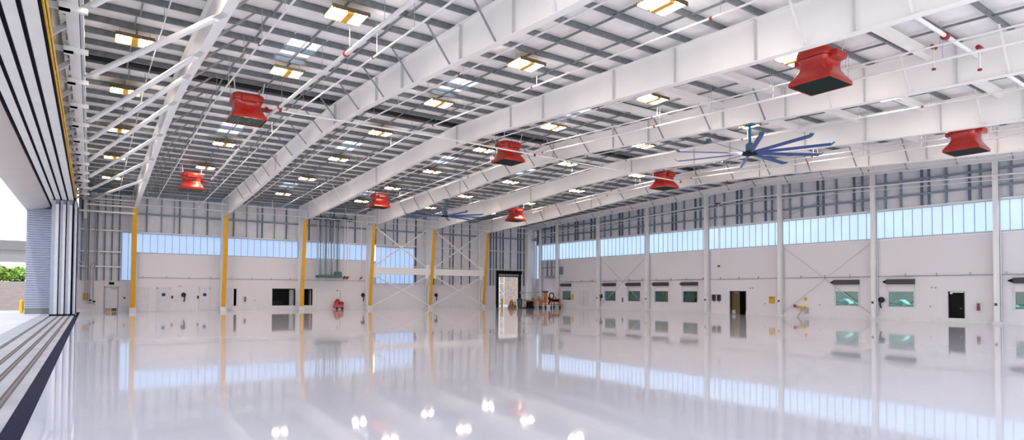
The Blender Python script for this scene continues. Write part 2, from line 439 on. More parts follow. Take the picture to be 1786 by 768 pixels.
# overhead tracks
TX = [(-1.20, -1.02), (-1.68, -1.29), (-2.13, -1.77), (-2.57, -2.22), ]
for k, (x0, x1) in enumerate([(-1.48, -1.17), (-1.88, -1.60), (-2.28, -2.00), (-2.68, -2.40)]):
    t = thing('door_track', 'overhead white hangar door track girder, %s from the inside of the hangar' % ORD[k], 'door track', ((x0+x1)/2, 28, 8.85), 'overhead door tracks')
    MB().box(x0, x1, YN, 66, 8.85, 9.6).build('girder', 'track', t)
    mb = MB().box(x0-.025, x0, YN, 66, 8.90, 9.6); mb.build('lip', 'stiff', t)
    MB().box(x0-.12, x0-.025, YN, 66, 8.875, 9.5).build('track_slot', 'seal', t)
MB().box(-1.17, -1.13, YN, 66, 8.88, 9.7).build('track_slot', 'seal', t)
# soffit and fascia outside the tracks
mb = MB(); prof = [(-2.83, 8.85), (-3.1, 8.70), (-3.6, 8.58), (-4.1, 8.5), (-4.45, 8.52), (-4.6, 8.9), (-4.62, 12.2), (-2.83, 12.2)]
n = len(prof); mb.add([(x, YN, z) for x, z in prof]+[(x, 66, z) for x, z in prof], [(i, (i+1)%n, (i+1)%n+n, i+n) for i in range(n)]+[tuple(range(n-1,-1,-1)), tuple(range(n, 2*n))])
struct(mb.build('trim_1', 'soff', smooth=True), 'smooth beige soffit and fascia over the hangar door opening')
struct(box(-2.82, -1.14, YN, 66, 9.62, 12.4).build('trim_2', 'dark'), 'dark head wall above the hangar door tracks')
# the door pocket, ribbed metal cladding
mb = MB(); z = .42
mb.box(-4.30, -2.72, 62.6, 66.0, .42, 8.62)
while z < 8.5:
    mb.prism_x([(62.6, z), (62.6, z+.16), (62.52, z+.12), (62.52, z+.04)], -4.34, -2.72)
    mb.box(-4.36, -4.30, 62.56, 66, z+.03, z+.13)
    z += .19
struct(mb.build('wall_pocket', 'leafg'), 'ribbed grey metal wall of the door pocket')
struct(box(-4.34, -2.72, 62.5, 66, 0, .42).build('baseboard_pocket', 'over'), 'concrete curb below the ribbed pocket wall')
# stacked door leaves
for k, (x0, x1) in enumerate([(-2.52, -2.05), (-2.0, -1.64), (-1.59, -1.24), (-1.12, -.94)]):
    t = thing('hangar_door_leaf', 'tall grey white hangar door leaf in the parked stack, %s from the outside' % ORD[k], 'hangar door', ((x0+x1)/2, 57.2, 0), 'stacked door leaves')
    h = 8.84
    MB().box(x0, x1, 57.5, 65.6, .12, h).build('panel', 'leafg', t)
    w = x1-x0
    MB().box(x1-w*.48, x1-.01, 57.22, 57.5, .12, h-.35).build('edge_board', 'leafw', t)
    MB().box(x0+.01, x1-w*.48, 57.30, 57.5, .12, h-.05).build('end_frame', 'leafg', t)
    MB().box(x1+.0, x1+.045, 57.26, 57.5, .12, h-.2).build('rubber_seal', 'seal', t)
    MB().box(x0, x1, 57.18, 65.6, .02, .12).build('bottom_seal', 'seal', t)
box(-.93, -.86, 57.4, 57.7, .05, 2.9).build('x', 'white').name = 'edge_guard'
bpy.data.objects['edge_guard'].parent = None
tag(bpy.data.objects['edge_guard'], 'short white upright guard on the inner edge of the parked door leaves', 'guard')
# floor rails and drain
for k, x in enumerate((-2.46, -1.96, -1.61, -1.25)):
    t = thing('door_rail', 'rusty floor rail pair of the hangar doors, %s from the outside' % ORD[k], 'door rail', (x, 28, 0), 'door rails in the floor')
    for s_ in (-1, 1): MB().box(x+s_*.045-.014, x+s_*.045+.014, YN, 57.1, -.05, .012).build('rail', 'rail', t)
    MB().box(x-.03, x+.03, YN, 57.1, -.04, .004).build('groove', 'over', t)
tag(box(-.98, -.72, YN, YB-.4, -.2, .004).build('drain_grate', 'drain'), 'long black slotted drain grate along the hangar door line', 'drain')

# outside beyond the pocket
struct(box(-40, -2.0, 74.5, 74.9, 0, 2.75).build('wall_yard', 'block'), 'low tan block wall across the yard outside')
def bush(cx, cy, cz, rx, ry, rz, n, label, m='leaf'):
    mb = MB()
    for _ in range(n):
        th = random.uniform(0, 2*PI); ph = math.acos(random.uniform(-.3, 1)); rr = random.uniform(.7, 1.05)
        c = Vector((cx+rx*rr*math.sin(ph)*math.cos(th), cy+ry*rr*math.sin(ph)*math.sin(th), cz+rz*rr*math.cos(ph)))
        a = Vector([random.uniform(-1, 1) for _ in range(3)]).normalized(); b = a.orthogonal().normalized(); s_ = random.uniform(.10, .22)
        mb.add([c-a*s_, c-b*s_*.5, c+a*s_, c+b*s_*.5], [(0, 1, 2, 3)])
    t = thing('bush', label, 'bush', (cx, cy, 0), 'bushes behind the yard wall')
    mb.build('foliage', m, t)
    core = MB(); core.tube([(cx, cy, 0), (cx, cy, cz*.5), (cx, cy, cz+rz*.6)], [rx*.2, rx*.7, rx*.3], 10); core.build('branches', 'leafd', t)
for k, (cx, rx, rz) in enumerate([(-12.0, 1.5, 1.9), (-9.6, 1.5, 1.7), (-7.9, 1.4, 1.35), (-6.0, 1.3, 1.0), (-4.2, 1.2, 1.0)]):
    bush(cx, 77.2, 3.2, rx, 1.3, rz, 900, 'yellow green leafy bush behind the yard wall, %s from the left' % ORD[k])
t = thing('overpass', 'grey concrete overpass on the horizon beyond the bushes', 'overpass', (-30, 150, 0))
MB().box(-90, 20, 150, 156, 7.4, 10.1).build('deck', 'over', t); MB().box(-90, 20, 149.6, 150, 9.6, 11.4).build('parapet', 'parapet', t)
for xx in (-70, -45, -20): MB().box(xx, xx+1.5, 151, 155, 0, 7.4).build('pier', 'over', t)
t = thing('bollard', 'yellow steel bollard on the apron outside the door pocket', 'bollard', (-4.72, 65.2, 0))
MB().tube([(-4.72, 65.2, 0), (-4.72, 65.2, 1.05), (-4.72, 65.2, 1.12)], [.14, .14, .06], 14).build('post', 'yellow', t, smooth=True)
MB().tube([(-4.72, 65.2, .25), (-4.72, 65.2, .29)], .145, 14).build('band', 'yellow2', t)

# ================================================================== BACK WALL
BH = dict(   # openings : x0, x1, z0, z1
 openA=(11.86, 12.12, 0, 2.17), openB=(15.6, 17.85, 0, 2.18), openC=(18.86, 19.66, 0, 2.17), roll=(43.75, 47.05, 0, 4.0))
low_holes = list(BH.values())
ZW = 2.80
bw = struct(wall('y', YB, .2, (-1.0, XR+.3, 0, ZW), low_holes).build('wall_back', 'wallw'), 'white lower back wall of the hangar')
# upper white board between the first and fourth columns
wall('y', YB, .2, (3.66, 26.0, ZW, 5.45), []).build('upper_board', 'wallw', bw)
# insulation everywhere else
winsB = [(3.30, 26.9, 5.48, 7.30), (2.28, 3.30, 2.86, 7.34), (26.9, 31.72, 2.86, 7.16)]
wall('y', YB+.08, .12, (-1.0, XR+.3, ZW, 11.3), winsB+[(3.66, 26.0, ZW, 5.45), BH['roll']]).build('insulation', 'insul', bw)
# studs (upper zone, every bay pair of close studs in the middle) and girts
def stud_y(x, z0, z1, w=.10): MB().box(x-w/2, x+w/2, YB-.12, YB+.08, z0, z1).build('stud', 'stud' if w > .09 else 'girt', bw)
for b in range(6):
    for t_ in (.14, .30, .44, .50, .66, .82):
        x = XF[b]+7.526*t_
        top = 10.85
        z0 = 7.35 if x < 27 or x < 31.8 and b == 3 else 2.85
        if BH['roll'][0]-.2 < x < BH['roll'][1]+.2: z0 = 4.5
        stud_y(x, z0, top, .095 if t_ in (.14, .5, .82) else .06)
for x in (-.72, -.2, .45, 1.0, 1.55, 2.1): stud_y(x, 2.85, 10.8, .10)
for x in (31.9, 41.4, 42.6, 43.5, 47.4, 48.0): stud_y(x, 2.85, 10.8, .11)
for z, x0, x1 in ((9.1, 3.3, XR), (10.95, -1, XR)):
    MB().box(x0, x1, YB-.24, YB-.06, z-(.08 if z < 10 else .16), z+(.08 if z < 10 else .2)).build('girt', 'girt', bw)
for z in (7.4, 5.45, 4.1, 9.0): MB().box(-.95, 2.25, YB-.22, YB-.06, z-.06, z+.06).build('girt', 'cond', bw)
for z in (7.35, 4.95): MB().box(31.8, XR, YB-.22, YB-.06, z-.05, z+.05).build('girt', 'pipe', bw)
MB().box(3.3, 31.8, YB-.16, YB-.02, 7.32, 7.42).build('girt', 'frame', bw)
struct(box(-1.0, 43.6, YB-.06, YB, 0, .45).build('baseboard_back', 'plinth'), 'painted curb along the foot of the back wall')
# translucent strip windows
wn = [0]
def strip_window(axis, u0, u1, z0, z1, n, label):
    wn[0] += 1; w = MB(); f = MB()
    p = (YB if axis == 'y' else XR)+.05
    if axis == 'y': w.box(u0, u1, p, p+.03, z0, z1)
    else: w.box(p, p+.03, u0, u1, z0, z1)
    o = struct(w.build('window_%d' % wn[0], 'strip'), label)
    for k in range(n+1):
        u = u0+(u1-u0)*k/n
        if axis == 'y': f.box(u-.02, u+.02, p-.05, p, z0, z1)
        else: f.box(p-.05, p, u-.02, u+.02, z0, z1)
    for z in (z0, z1):
        if axis == 'y': f.box(u0, u1, p-.07, p, z-.035, z+.035)
        else: f.box(p-.07, p, u0, u1, z-.035, z+.035)
    f.build('window_frame', 'girtl', o)
    return o
M['girtl'] = mat('mullion_grey', (.42, .50, .62), .5)
for b, (x0, x1) in enumerate([(3.32, XF[1]-.1), (XF[1]-.1, XF[2]-.1), (XF[2]-.1, XF[3]+.9)]):
    strip_window('y', x0, x1, 5.48, 7.30, 12 if b else 12, 'pale blue translucent window strip in the back wall, %s bay from the doors' % ORD[b])
strip_window('y', 2.30, 3.30, 2.88, 7.32, 2, 'narrow tall blue translucent window left of the first yellow column')
strip_window('y', 26.92, 31.70, 2.88, 7.14, 8, 'tall blue translucent window crossed by white bracing in the back wall')

# back wall doors
dn = [0]
def recess_y(x0, x1, z1, depth=3., m='room'):
    mb = MB(); y0 = YB+.2; y1 = y0+depth; a, b = x0-.6, x1+.6
    mb.box(a, b, y1, y1+.05, -.05, z1+.5); mb.box(a-.05, a, y0, y1, -.05, z1+.5); mb.box(b, b+.05, y0, y1, -.05, z1+.5)
    mb.box(a, b, y0, y1, z1+.5, z1+.55); mb.box(a, b, y0, y1, -.05, 0)
    return mb.build('room', m, bw)
def back_door(x0, x1, z1, label, frame='dframe', louvre=None, closer=False, sign=False):
    dn[0] += 1
    o = struct(MB().box(x0, x1, YB-.085, YB-.03, .03, z1).build('door_%d' % dn[0], 'door'), label)
    f = MB(); f.box(x0-.1, x0, YB-.10, YB-.0, 0, z1+.1); f.box(x1, x1+.1, YB-.10, YB-.0, 0, z1+.1); f.box(x0-.1, x1+.1, YB-.10, YB-.0, z1, z1+.1)
    f.build('door_frame', frame, o)
    MB().tube([(x0+.1, YB-.16, .95), (x0+.24, YB-.16, .95)], .02, 6).build('door_handle', 'cond', o)
    if louvre:
        MB().box(x0+.02, (x0+x1)/2-.03, YB-.10, YB-.08, .04, .34).build('kick_plate', 'kick', o)
        MB().box((x0+x1)/2+.03, x1-.02, YB-.10, YB-.08, .04, .34).build('kick_plate', 'olive', o)
    if closer: MB().box((x0+x1)/2, x1-.05, YB-.17, YB-.09, z1-.17, z1-.05).build('door_closer', 'dframe', o)
    if sign:
        MB().tube([((x0+x1)/2, YB-.10, 1.57), ((x0+x1)/2, YB-.085, 1.57)], .165, 20).build('round_sign', 'blue', o)
    return o
back_door(1.12, 2.02, 2.2, 'white personnel door with grey frame and brass kick plates in the back wall', louvre=1, closer=True)
back_door(3.5, 4.42, 2.15, 'plain white door right of the first yellow column', frame='door')
back_door(5.24, 6.16, 2.15, 'white door with round blue sign, left of the wall hose', frame='door', sign=True)
back_door(8.80, 9.62, 2.15, 'white door with round blue sign, right of the wall hose', frame='door', sign=True)
back_door(11.12, 11.74, 2.15, 'white sliding leaf beside a narrow dark gap', frame='door')
recess_y(11.86, 12.12, 2.17, 3., 'black'); recess_y(15.6, 17.85, 2.18, 4.); recess_y(18.86, 19.66, 2.17)
def jamb(x0, x1, z1, label):
    dn[0] += 1; f = MB()
    f.box(x0-.05, x0, YB-.03, YB+.2, 0, z1+.05); f.box(x1, x1+.05, YB-.03, YB+.2, 0, z1+.05); f.box(x0-.05, x1+.05, YB-.03, YB+.2, z1, z1+.05)
    o = struct(f.build('door_%d' % dn[0], 'dark'), label)
    return o
o = jamb(15.6, 17.85, 2.18, 'wide dark double doorway in the back wall')
MB().box(17.35, 17.80, YB+.25, YB+.30, 0.3, 2.1).build('door_leaf', 'dframe', o)
MB().box(15.9, 17.3, YB+2.5, YB+3.2, 0, .9).build('counter', 'desk', o)
MB().box(15.7, 16.6, YB+4.12, YB+4.18, 1.1, 1.95).build('window', 'roomt', o)
o = jamb(18.86, 19.66, 2.17, 'narrow dark doorway right of the third yellow column')
MB().box(19.5, 19.62, YB+.22, YB+.9, .3, 2.1).build('door_leaf', 'dframe', o)

# roll-up door opening with daylight outside
o = MB(); x0, x1, z1 = 43.75, 47.05, 4.0
o.box(x0-.28, x0, YB-.25, YB+.1, 0, 4.75); o.box(x1, x1+.28, YB-.25, YB+.1, 0, 4.75)
dn[0] += 1
rd = struct(o.build('door_%d' % dn[0], 'black'), 'open roll-up door at the right end of the back wall')
MB().tube([(x0-.2, YB-.3, 4.52), (x1+.3, YB-.3, 4.52)], .17, 12).build('roll', 'black', rd)
MB().box(x0-.05, x1+.05, YB-.14, YB-.06, 3.98, 4.12).build('bottom_bar', 'dark', rd)
MB().box(x0-.02, x1+.02, YB-.2, YB-.12, 4.12, 4.34).build('curtain', 'cond', rd)
MB().box(x0-.3, x1+.4, YB-.5, YB-.1, 4.7, 4.78).build('hood', 'black', rd)
for k, x in enumerate((43.98, 46.65, 47.42)):
    t = thing('bollard', ['yellow bollard at the left jamb of the roll-up door', 'yellow bollard just inside the right jamb of the roll-up door', 'yellow bollard outside the right jamb of the roll-up door'][k], 'bollard', (x, YB-.7 if k != 1 else YB+.8, 0), 'bollards at the roll-up door')
    yy = t.location.y
    MB().tube([(x, yy, 0), (x, yy, 1.05), (x, yy, 1.12)], [.13, .13, .05], 12).build('post', 'yellow3', t, smooth=True) if False else MB().tube([(x, yy, 0), (x, yy, 1.05), (x, yy, 1.12)], [.13, .13, .05], 12).build('post', 'yellow2', t, smooth=True)
# scaffold and pallets outside the roll-up door
t = thing('scaffold_tower', 'white tubular scaffold standing in sunlight outside the roll-up door', 'scaffold', (45.6, 70.5, 0))
for xx in (43.9, 45.7, 47.5):
    for yy in (70, 71.2): MB().tube([(xx, yy, 0), (xx, yy, 5)], .04, 6).build('upright', 'pipe', t)
for z in (1.6, 3.2, 4.6):
    MB().tube([(43.9, 70, z), (47.5, 70, z)], .035, 6).build('ledger', 'pipe', t)
for a, b in (((43.9, 1.6), (45.7, 3.2)), ((45.7, 3.2), (47.5, 1.6)), ((43.9, 0.1), (45.7, 1.6)), ((47.5, .1), (45.7, 1.6))):
    MB().tube([(a[0], 69.95, a[1]), (b[0], 69.95, b[1])], .045, 6).build('brace', 'pipe', t)
t = thing('equipment_crate', 'pale tan crate stack outside the roll-up door behind the scaffold', 'crate', (45, 73, 0))
for xx, z0, z1, mm in ((43.5, 0, 1.6, 'block'), (45.2, 0, 2.4, 'crate'), (47.0, 0, 1.3, 'crate'), (44.6, 2.4, 3.4, 'tan')):
    MB().box(xx, xx+1.5, 72.5, 74, z0, z1).build('crate', mm, t)
struct(box(30, 62, 78, 78.4, 0, 5).build('wall_outside', 'tan'), 'tan wall across the service yard')
struct(box(-.9, 80, YB+.2, 120, -.3, -.005).build('ground.001', 'concrete'), 'pale concrete ground behind the hangar')

# ---- things on the back wall
tag(box(-.52, .0, YB-.14, YB-.01, 1.08, 1.72).build('sign_board', 'yellow', bevel=.01), 'square orange yellow box mounted left of the pipe drops on the back wall', 'wall box')
MB().box(-.45, -.07, YB-.15, YB-.138, 1.15, 1.35).build('label_plate', 'kick', bpy.data.objects['sign_board'])
MB().box(-.45, -.07, YB-.15, YB-.138, 1.42, 1.64).build('label_plate', 'orange', bpy.data.objects['sign_board'])
es = tag(box(1.38, 1.78, YB-.12, YB-.01, 2.47, 2.70).build('exit_sign', 'black', bevel=.01), 'small black exit sign above the brass-plated door', 'exit sign')
tag(box(2.5, 2.66, YB-.08, YB-.01, 1.18, 1.34).build('wall_switch', 'dark', bevel=.01), 'small dark switch right of the brass-plated door', 'switch')
def hose(px, z0, z1, axis, label, m='dark'):
    t = thing('air_hose_reel', label, 'hose reel', (px, YB-.15, z0) if axis == 'y' else (XR-.15, px, z0), 'wall hose reels')
    def P(u, d, z): return (px+u, YB-d, z) if axis == 'y' else (XR-d, px+u, z)
    zt = z1-.22
    MB().tube([P(0, .02, zt), P(0, .16, zt)], .2, 16).build('reel', m, t, smooth=True)
    pts = [P(.15*math.cos(a), .20, zt+.18*math.sin(a)) for a in [k*PI/6 for k in range(13)]]
    MB().tube(pts, .045, 6).build('hose_coil', 'black', t, smooth=True)
    MB().tube([P(.05, .14, zt-.1), P(.1, .15, (z0+zt)/2), P(.02, .15, z0)], .05, 6).build('hose_tail', 'black', t, smooth=True)
    mb = MB().bar(P(0, .0, zt+.2), P(0, .1, zt+.2), .12, .1); mb.build('bracket', 'cond', t)
hose(7.38, .88, 1.78, 'y', 'black hose reel between the two blue-signed doors')
hose(25.36, .86, 1.78, 'y', 'black hose reel left of the fourth yellow column')
hose(34.66, .88, 1.8, 'y', 'black hose reel right of the fifth yellow column')
def wbox(name, lab, cat, x0, x1, z0, z1, m, d=.14, grp=None):
    return tag(box(x0, x1, YB-d, YB-.005, z0, z1).build(name, m, bevel=.01), lab, cat, grp)
wbox('call_box', 'small dark blue call box right of the left blue-signed door', 'call box', 6.35, 6.5, 1.2, 1.46, 'desk')
wbox('call_box', 'small dark blue call box left of the right blue-signed door', 'call box', 8.55, 8.7, 1.2, 1.46, 'desk')
for k, x in enumerate((6.95, 7.12)): wbox('junction_box', 'tiny grey box high on the back wall, %s of a pair above the wall hose' % ('left', 'right')[k], 'junction box', x, x+.09, 2.36, 2.45, 'dframe', .06)
wbox('wall_outlet', 'tiny grey outlet low on the back wall right of the left call box', 'outlet', 6.68, 6.78, .98, 1.06, 'dframe', .06)
wbox('wall_outlet', 'tiny grey outlet between the extinguisher and the double doorway', 'outlet', 13.78, 13.88, .95, 1.05, 'dframe', .06)
def extinguisher(axis, u, z0, label):
    t = thing('extinguisher_cabinet', label, 'fire extinguisher', (u, YB-.1, z0) if axis == 'y' else (XR-.1, u, z0))
    def B(u0, u1, d0, d1, a, b):
        return MB().box(u+u0, u+u1, YB-d1, YB-d0, z0+a, z0+b) if axis == 'y' else MB().box(XR-d1, XR-d0, u+u0, u+u1, z0+a, z0+b)
    B(-.19, .19, 0.01, .12, 0, .66).build('cabinet', 'white', t)
    B(-.13, .13, .12, .13, .06, .6).build('window', 'dframe', t)
    P = (lambda z: (u, YB-.17, z0+z)) if axis == 'y' else (lambda z: (XR-.17, u, z0+z))
    MB().tube([P(.08), P(.36), P(.44)], [.07, .07, .02], 10).build('cylinder', 'dred', t, smooth=True)
    B(-.04, .04, .13, .19, .46, .54).build('valve', 'black', t)
extinguisher('y', 12.9, .8, 'fire extinguisher cabinet between the second yellow column and the double doorway')
extinguisher('x', 15.62, .82, 'fire extinguisher cabinet right of the tall dark doorway')

# pipe rail running along both walls
mb = MB().tube([(3.66, YB-.09, 3.16), (26, YB-.09, 3.16)], .03, 6)
for k in range(12): mb.box(4+k*1.9, 4.05+k*1.9, YB-.1, YB, 3.1, 3.34)
tag(mb.build('wall_conduit', 'cond'), 'thin grey conduit with clips along the upper back wall board', 'conduit')
mb = MB().tube([(XR-.09, 6, 3.34), (XR-.09, 60, 3.34)], .03, 6)
for k in range(26): mb.box(XR-.1, XR, 8+k*2.02, 8.05+k*2.02, 3.28, 3.55)
tag(mb.build('wall_conduit', 'cond'), 'thin grey conduit with clips along the right wall', 'conduit')

# conduits at the left end of the back wall
CON = [(-.45, 5.0, -.75), (-.30, 1.3, None), (-.15, 1.3, None), (.28, 1.1, .02), (.42, 1.1, .2), (1.05, 4.6, None)]
for k, (x, zlo, jog) in enumerate([(-.42, 4.4, -.9), (-.30, 1.35, None), (-.15, 1.0, None), (.30, .9, -.02), (.48, .9, .22)]):
    pts = [(x, YB-.35, 10.2), (x, YB-.35, 5.0)]
    if jog is not None: pts += [(x, YB-.35, 4.6), (jog, YB-.35, 4.4-.12*k)]
    if k: pts += [((jog if jog is not None else x), YB-.35, 4.0), ((jog if jog is not None else x), YB-.35, zlo)]
    if k > 2: pts += [((jog if jog is not None else x)+.12, YB-.35, zlo-.12)]
    t = tag(MB().tube(pts, .045, 8).build('pipe_drop', 'cond', smooth=True), 'grey vertical conduit left of the first yellow column, %s from the left' % ORD[k], 'pipe', 'pipe drops at the left end')
for k, (x, z) in enumerate(((.02, 1.05), (.30, .95))):
    t = thing('valve', 'small black valve at the foot of the %s pipe drop group' % ('left', 'right')[k], 'valve', (x, YB-.4, z))
    MB().tube([(x-.08, YB-.4, z), (x+.08, YB-.4, z)], .07, 8).build('body', 'black', t, smooth=True)
    MB().tube([(x, YB-.5, z), (x, YB-.4, z)], .05, 8).build('hand_wheel', 'black', t)
    MB().tube([(x-.02, YB-.4, z), (x-.1, YB-.4, z-.25), (x+.1 if k else x-.2, YB-.4, z-.32)], .035, 6).build('outlet_pipe', 'cond', t)

# teal pipe cluster with platform in the third bay
t = thing('pipe_platform', 'dark green steel platform hung on teal vertical pipes, right of the third yellow column', 'platform', (21.2, YB-.9, 3.45))
MB().box(19.9, 22.45, YB-1.5, YB-.4, 3.42, 3.72).build('tray', 'teal', t, bevel=.02)
MB().box(21.75, 22.45, YB-1.4, YB-.5, 3.72, 4.1).build('control_box', 'teal', t, bevel=.02)
for k in range(9):
    MB().tube([(19.98+k*.30, YB-.75, 3.7), (19.98+k*.30, YB-.75, 9.75)], .055 if k % 3 else .10, 8).build('pipe', 'tealp' if k % 2 else 'cond', t, smooth=True)
MB().tube([(22.1, YB-1.1, 4.1), (22.1, YB-1.1, 9.75)], .03, 6).build('cable', 'black', t)
mb = MB()
for k in range(7):
    mb.box(19.6+k*.6, 20.0+k*.6, YB-1.5, YB-.4, 9.7+.12*(k % 2), 9.95+.12*(k % 2))
mb.box(19.4, 24.0, YB-1.1, YB-.9, 9.75, 9.9)
mb.build('top_rack', 'teal', t)
for k, (x, z) in enumerate(((22.85, 3.45), (23.18, 3.45), (24.75, 3.45))):
    t = thing('hanging_pipe', 'white pipe with red end hanging right of the green platform, %s from left' % ORD[k], 'pipe', (x, YB-1, z), 'hanging pipes with red ends')
    MB().tube([(x, YB-1, z+.1), (x, YB-1, 10.2)], .06 if k < 2 else .04, 8).build('pipe', 'pipe', t, smooth=True)
    MB().tube([(x-.13, YB-1.1, z-.08), (x+.10, YB-1, z+.12)], .13 if k < 2 else .09, 10).build('end_cap', 'dred', t, smooth=True)
# red fire pump on the floor, fed by a cable
t = thing('foam_cart', 'red wheeled fire pump cart standing against the back wall', 'fire cart', (22.25, YB-.9, 0))
mb = MB()
def ringxy(cx, cy, rx, ry, z, n=12): return [(cx+rx*math.cos(2*PI*k/n), cy+ry*math.sin(2*PI*k/n), z) for k in range(n)]
MB().box(21.82, 22.72, YB-1.3, YB-.5, .12, .55).build('chassis', 'red', t, bevel=.03)
MB().loft([ringxy(22.12, YB-.9, .28, .3, .5), ringxy(22.1, YB-.9, .3, .32, .8), ringxy(22.15, YB-.9, .2, .22, 1.02), ringxy(22.18, YB-.9, .1, .12, 1.14)]).build('tank', 'red', t, smooth=True)
MB().tube([(22.5, YB-1.25, .62), (22.5, YB-.55, .62)], .26, 14).build('hose_drum', 'dred', t, smooth=True)
for xx in (21.98, 22.56):
    MB().tube([(xx, YB-1.35, .12), (xx, YB-1.25, .12)], .12, 12).build('wheel', 'black', t, smooth=True)
MB().tube([(22.4, YB-.9, .9), (22.5, YB-.9, 1.6), (22.42, YB-.9, 2.1)], .02, 6).build('cable', 'dark', t)
tag(MB().box(22.36, 22.48, YB-.1, YB, 1.98, 2.1).build('wall_socket', 'dark'), 'small dark socket above the red fire pump cart', 'socket')

# X bracing with a deep white beam in bays four and five
for b in (3, 4):
    xa, xb = XF[b]+.25, XF[b+1]-.25; yy = YB-1.45
    t = thing('wall_bracing', 'white cross bracing with wide beam between the %s and %s yellow columns' % (ORD[b], ORD[b+1]), 'bracing', ((xa+xb)/2, yy, 0), 'cross bracing at the back wall')
    MB().box(xa-.1, xb+.1, yy-.18, yy+.18, 3.95, 4.72).build('middle_beam', 'frame', t)
    MB().tube([(xa, yy, 9.4), (xb-.2, yy, 4.75)], .09, 8).build('upper_brace', 'frame', t, smooth=True)
    MB().tube([(xb-.2, yy, 9.4), (xa, yy, 4.75)], .07, 8).build('upper_brace', 'frame', t, smooth=True)
    MB().tube([(xa, yy, 3.9), (xb, yy, .35)], .07, 8).build('lower_brace', 'frame', t, smooth=True)
    MB().tube([(xb, yy, 3.9), (xa, yy, .35)], .06, 8).build('lower_brace', 'frame', t, smooth=True)
    for x, z in ((xa+.15, 4.9), (xb-.3, 4.9), (xa+.15, 3.8), (xb-.4, 3.75)):
        MB().box(x-.2, x+.2, yy-.2, yy-.17, z-.25, z+.25).build('gusset_plate', 'frame', t)
    x = XF[b+1]-.55
    MB().tube([(x, yy, .2), (x, yy, 2.6), (x+.3, yy, 3.0)], .05, 6).build('pipe', 'cond', t, smooth=True)

# ================================================================== RIGHT WALL
RW = [(58.48, 60.19), (50.54, 52.4), (46.73, 48.6), (42.77, 44.64), (39.03, 40.87), (23.53, 25.36), (19.6, 21.38), (11.85, 13.67)]
winh = [(a, b, 1.02, 2.2) for a, b in RW]
doorh = [(33.58, 35.26, 0, 2.15), (16.5, 17.38, 0, 2.15)]
rw = struct(wall('x', XR, .2, (YN, 60.9, 0, 6.18), winh+doorh).build('wall_right', 'wallw'), 'white lower right wall of the hangar')
wall('x', XR, .2, (60.9, YB, 0, 3.8), []).build('corner_board', 'wallw', rw)
wall('x', XR+.08, .12, (60.9, YB, 3.8, 6.2), [(64.75, 65.75, 2.8, 6.3)]).build('insulation', 'insul', rw)
wall('x', XR+.08, .12, (YN, YB, 6.18, 12.3), [(YN+.3, 64.6, 6.24, 8.36), (64.75, 65.75, 6.0, 8.4)]).build('insulation', 'insul', rw)
# strips
edges = [YN+.3, YR[0]-7.726]+YR+[64.6]
for k, (a, b) in enumerate(zip(edges, edges[1:])):
    if b <= a: continue
    n = max(2, round((b-a)/.62))
    strip_window('x', a+.02, b-.02, 6.26, 8.36, n, 'pale blue translucent strip window in the right wall, %s from the camera end' % ORD[k])
strip_window('x', 64.78, 65.72, 3.0, 8.36, 2, 'tall narrow blue translucent window at the far corner of the right wall')
MB().box(XR-.1, XR+.02, YN, 64.7, 8.37, 8.5).build('sill_girt', 'frame', rw)
MB().box(XR-.06, XR+.02, YN, 64.7, 6.12, 6.22).build('sill_girt', 'frame', rw)
for z in (9.35, 10.45):
    MB().box(XR-.2, XR-.04, YN, YB, z-.07, z+.07).build('girt', 'girt', rw)
MB().box(XR-.16, XR-.0, 60.9, 64.6, 5.2, 5.3).build('girt', 'girt', rw)
MB().box(XR-.3, XR-.0, 60.9, 63.6, 3.82, 4.15).build('girt', 'cond', rw)
yy0 = [YR[0]-7.726]+YR
for j in range(len(yy0)):
    for t_ in (.12, .20, .38, .52, .58, .76, .90):
        y = yy0[j]+7.726*t_
        if y > YB-.3: continue
        MB().box(XR-.14, XR+.06, y-.055, y+.055, 8.5, ztop(y)+.1).build('stud', 'stud' if t_ in (.2, .52, .58) else 'girt', rw)
for y in (61.6, 62.4, 63.3, 64.7): MB().box(XR-.12, XR+.06, y-.05, y+.05, 3.9, 6.2).build('stud', 'girt', rw)
struct(box(XR-.07, XR, YN, 33.55, 0, .32).build('baseboard_right', 'plinth'), 'painted curb along the near part of the right wall')
struct(box(XR-.07, XR, 35.3, 64.6, 0, .32).build('baseboard_right.001', 'plinth'), 'painted curb along the far part of the right wall')
bb = bpy.data.objects['baseboard_right']; 
# end wall columns
for j, y in enumerate([YR[0]-7.726]+YR+[64.45]):
    t = thing('wall_column', 'white steel column on the right wall, %s from the camera end' % ORD[j], 'wall column', (XR-.3, y, 0), 'columns of the right wall')
    w = .12 if y < 64 else .08
    mb = MB(); zt = ztop(y)-.03
    mb.box(XR-.55, XR-.53, y-w, y+w, .18, zt); mb.box(XR-.22, XR-.20, y-w, y+w, .18, zt); mb.box(XR-.54, XR-.2, y-.01, y+.01, .18, zt)
    mb.build('shaft', 'frame', t)
    MB().box(XR-.60, XR-.12, y-w-.08, y+w+.08, 0, .18).build('base_plate', 'plinth', t)
    MB().tube([(XR-.15, y-w-.05, .3), (XR-.15, y-w-.05, zt-.4)], .045, 6).build('drain_pipe', 'cond', t, smooth=True)
    MB().box(XR-.60, XR-.54, y-.07, y+.07, 1.25, 1.42).build('socket', 'dark' , t)
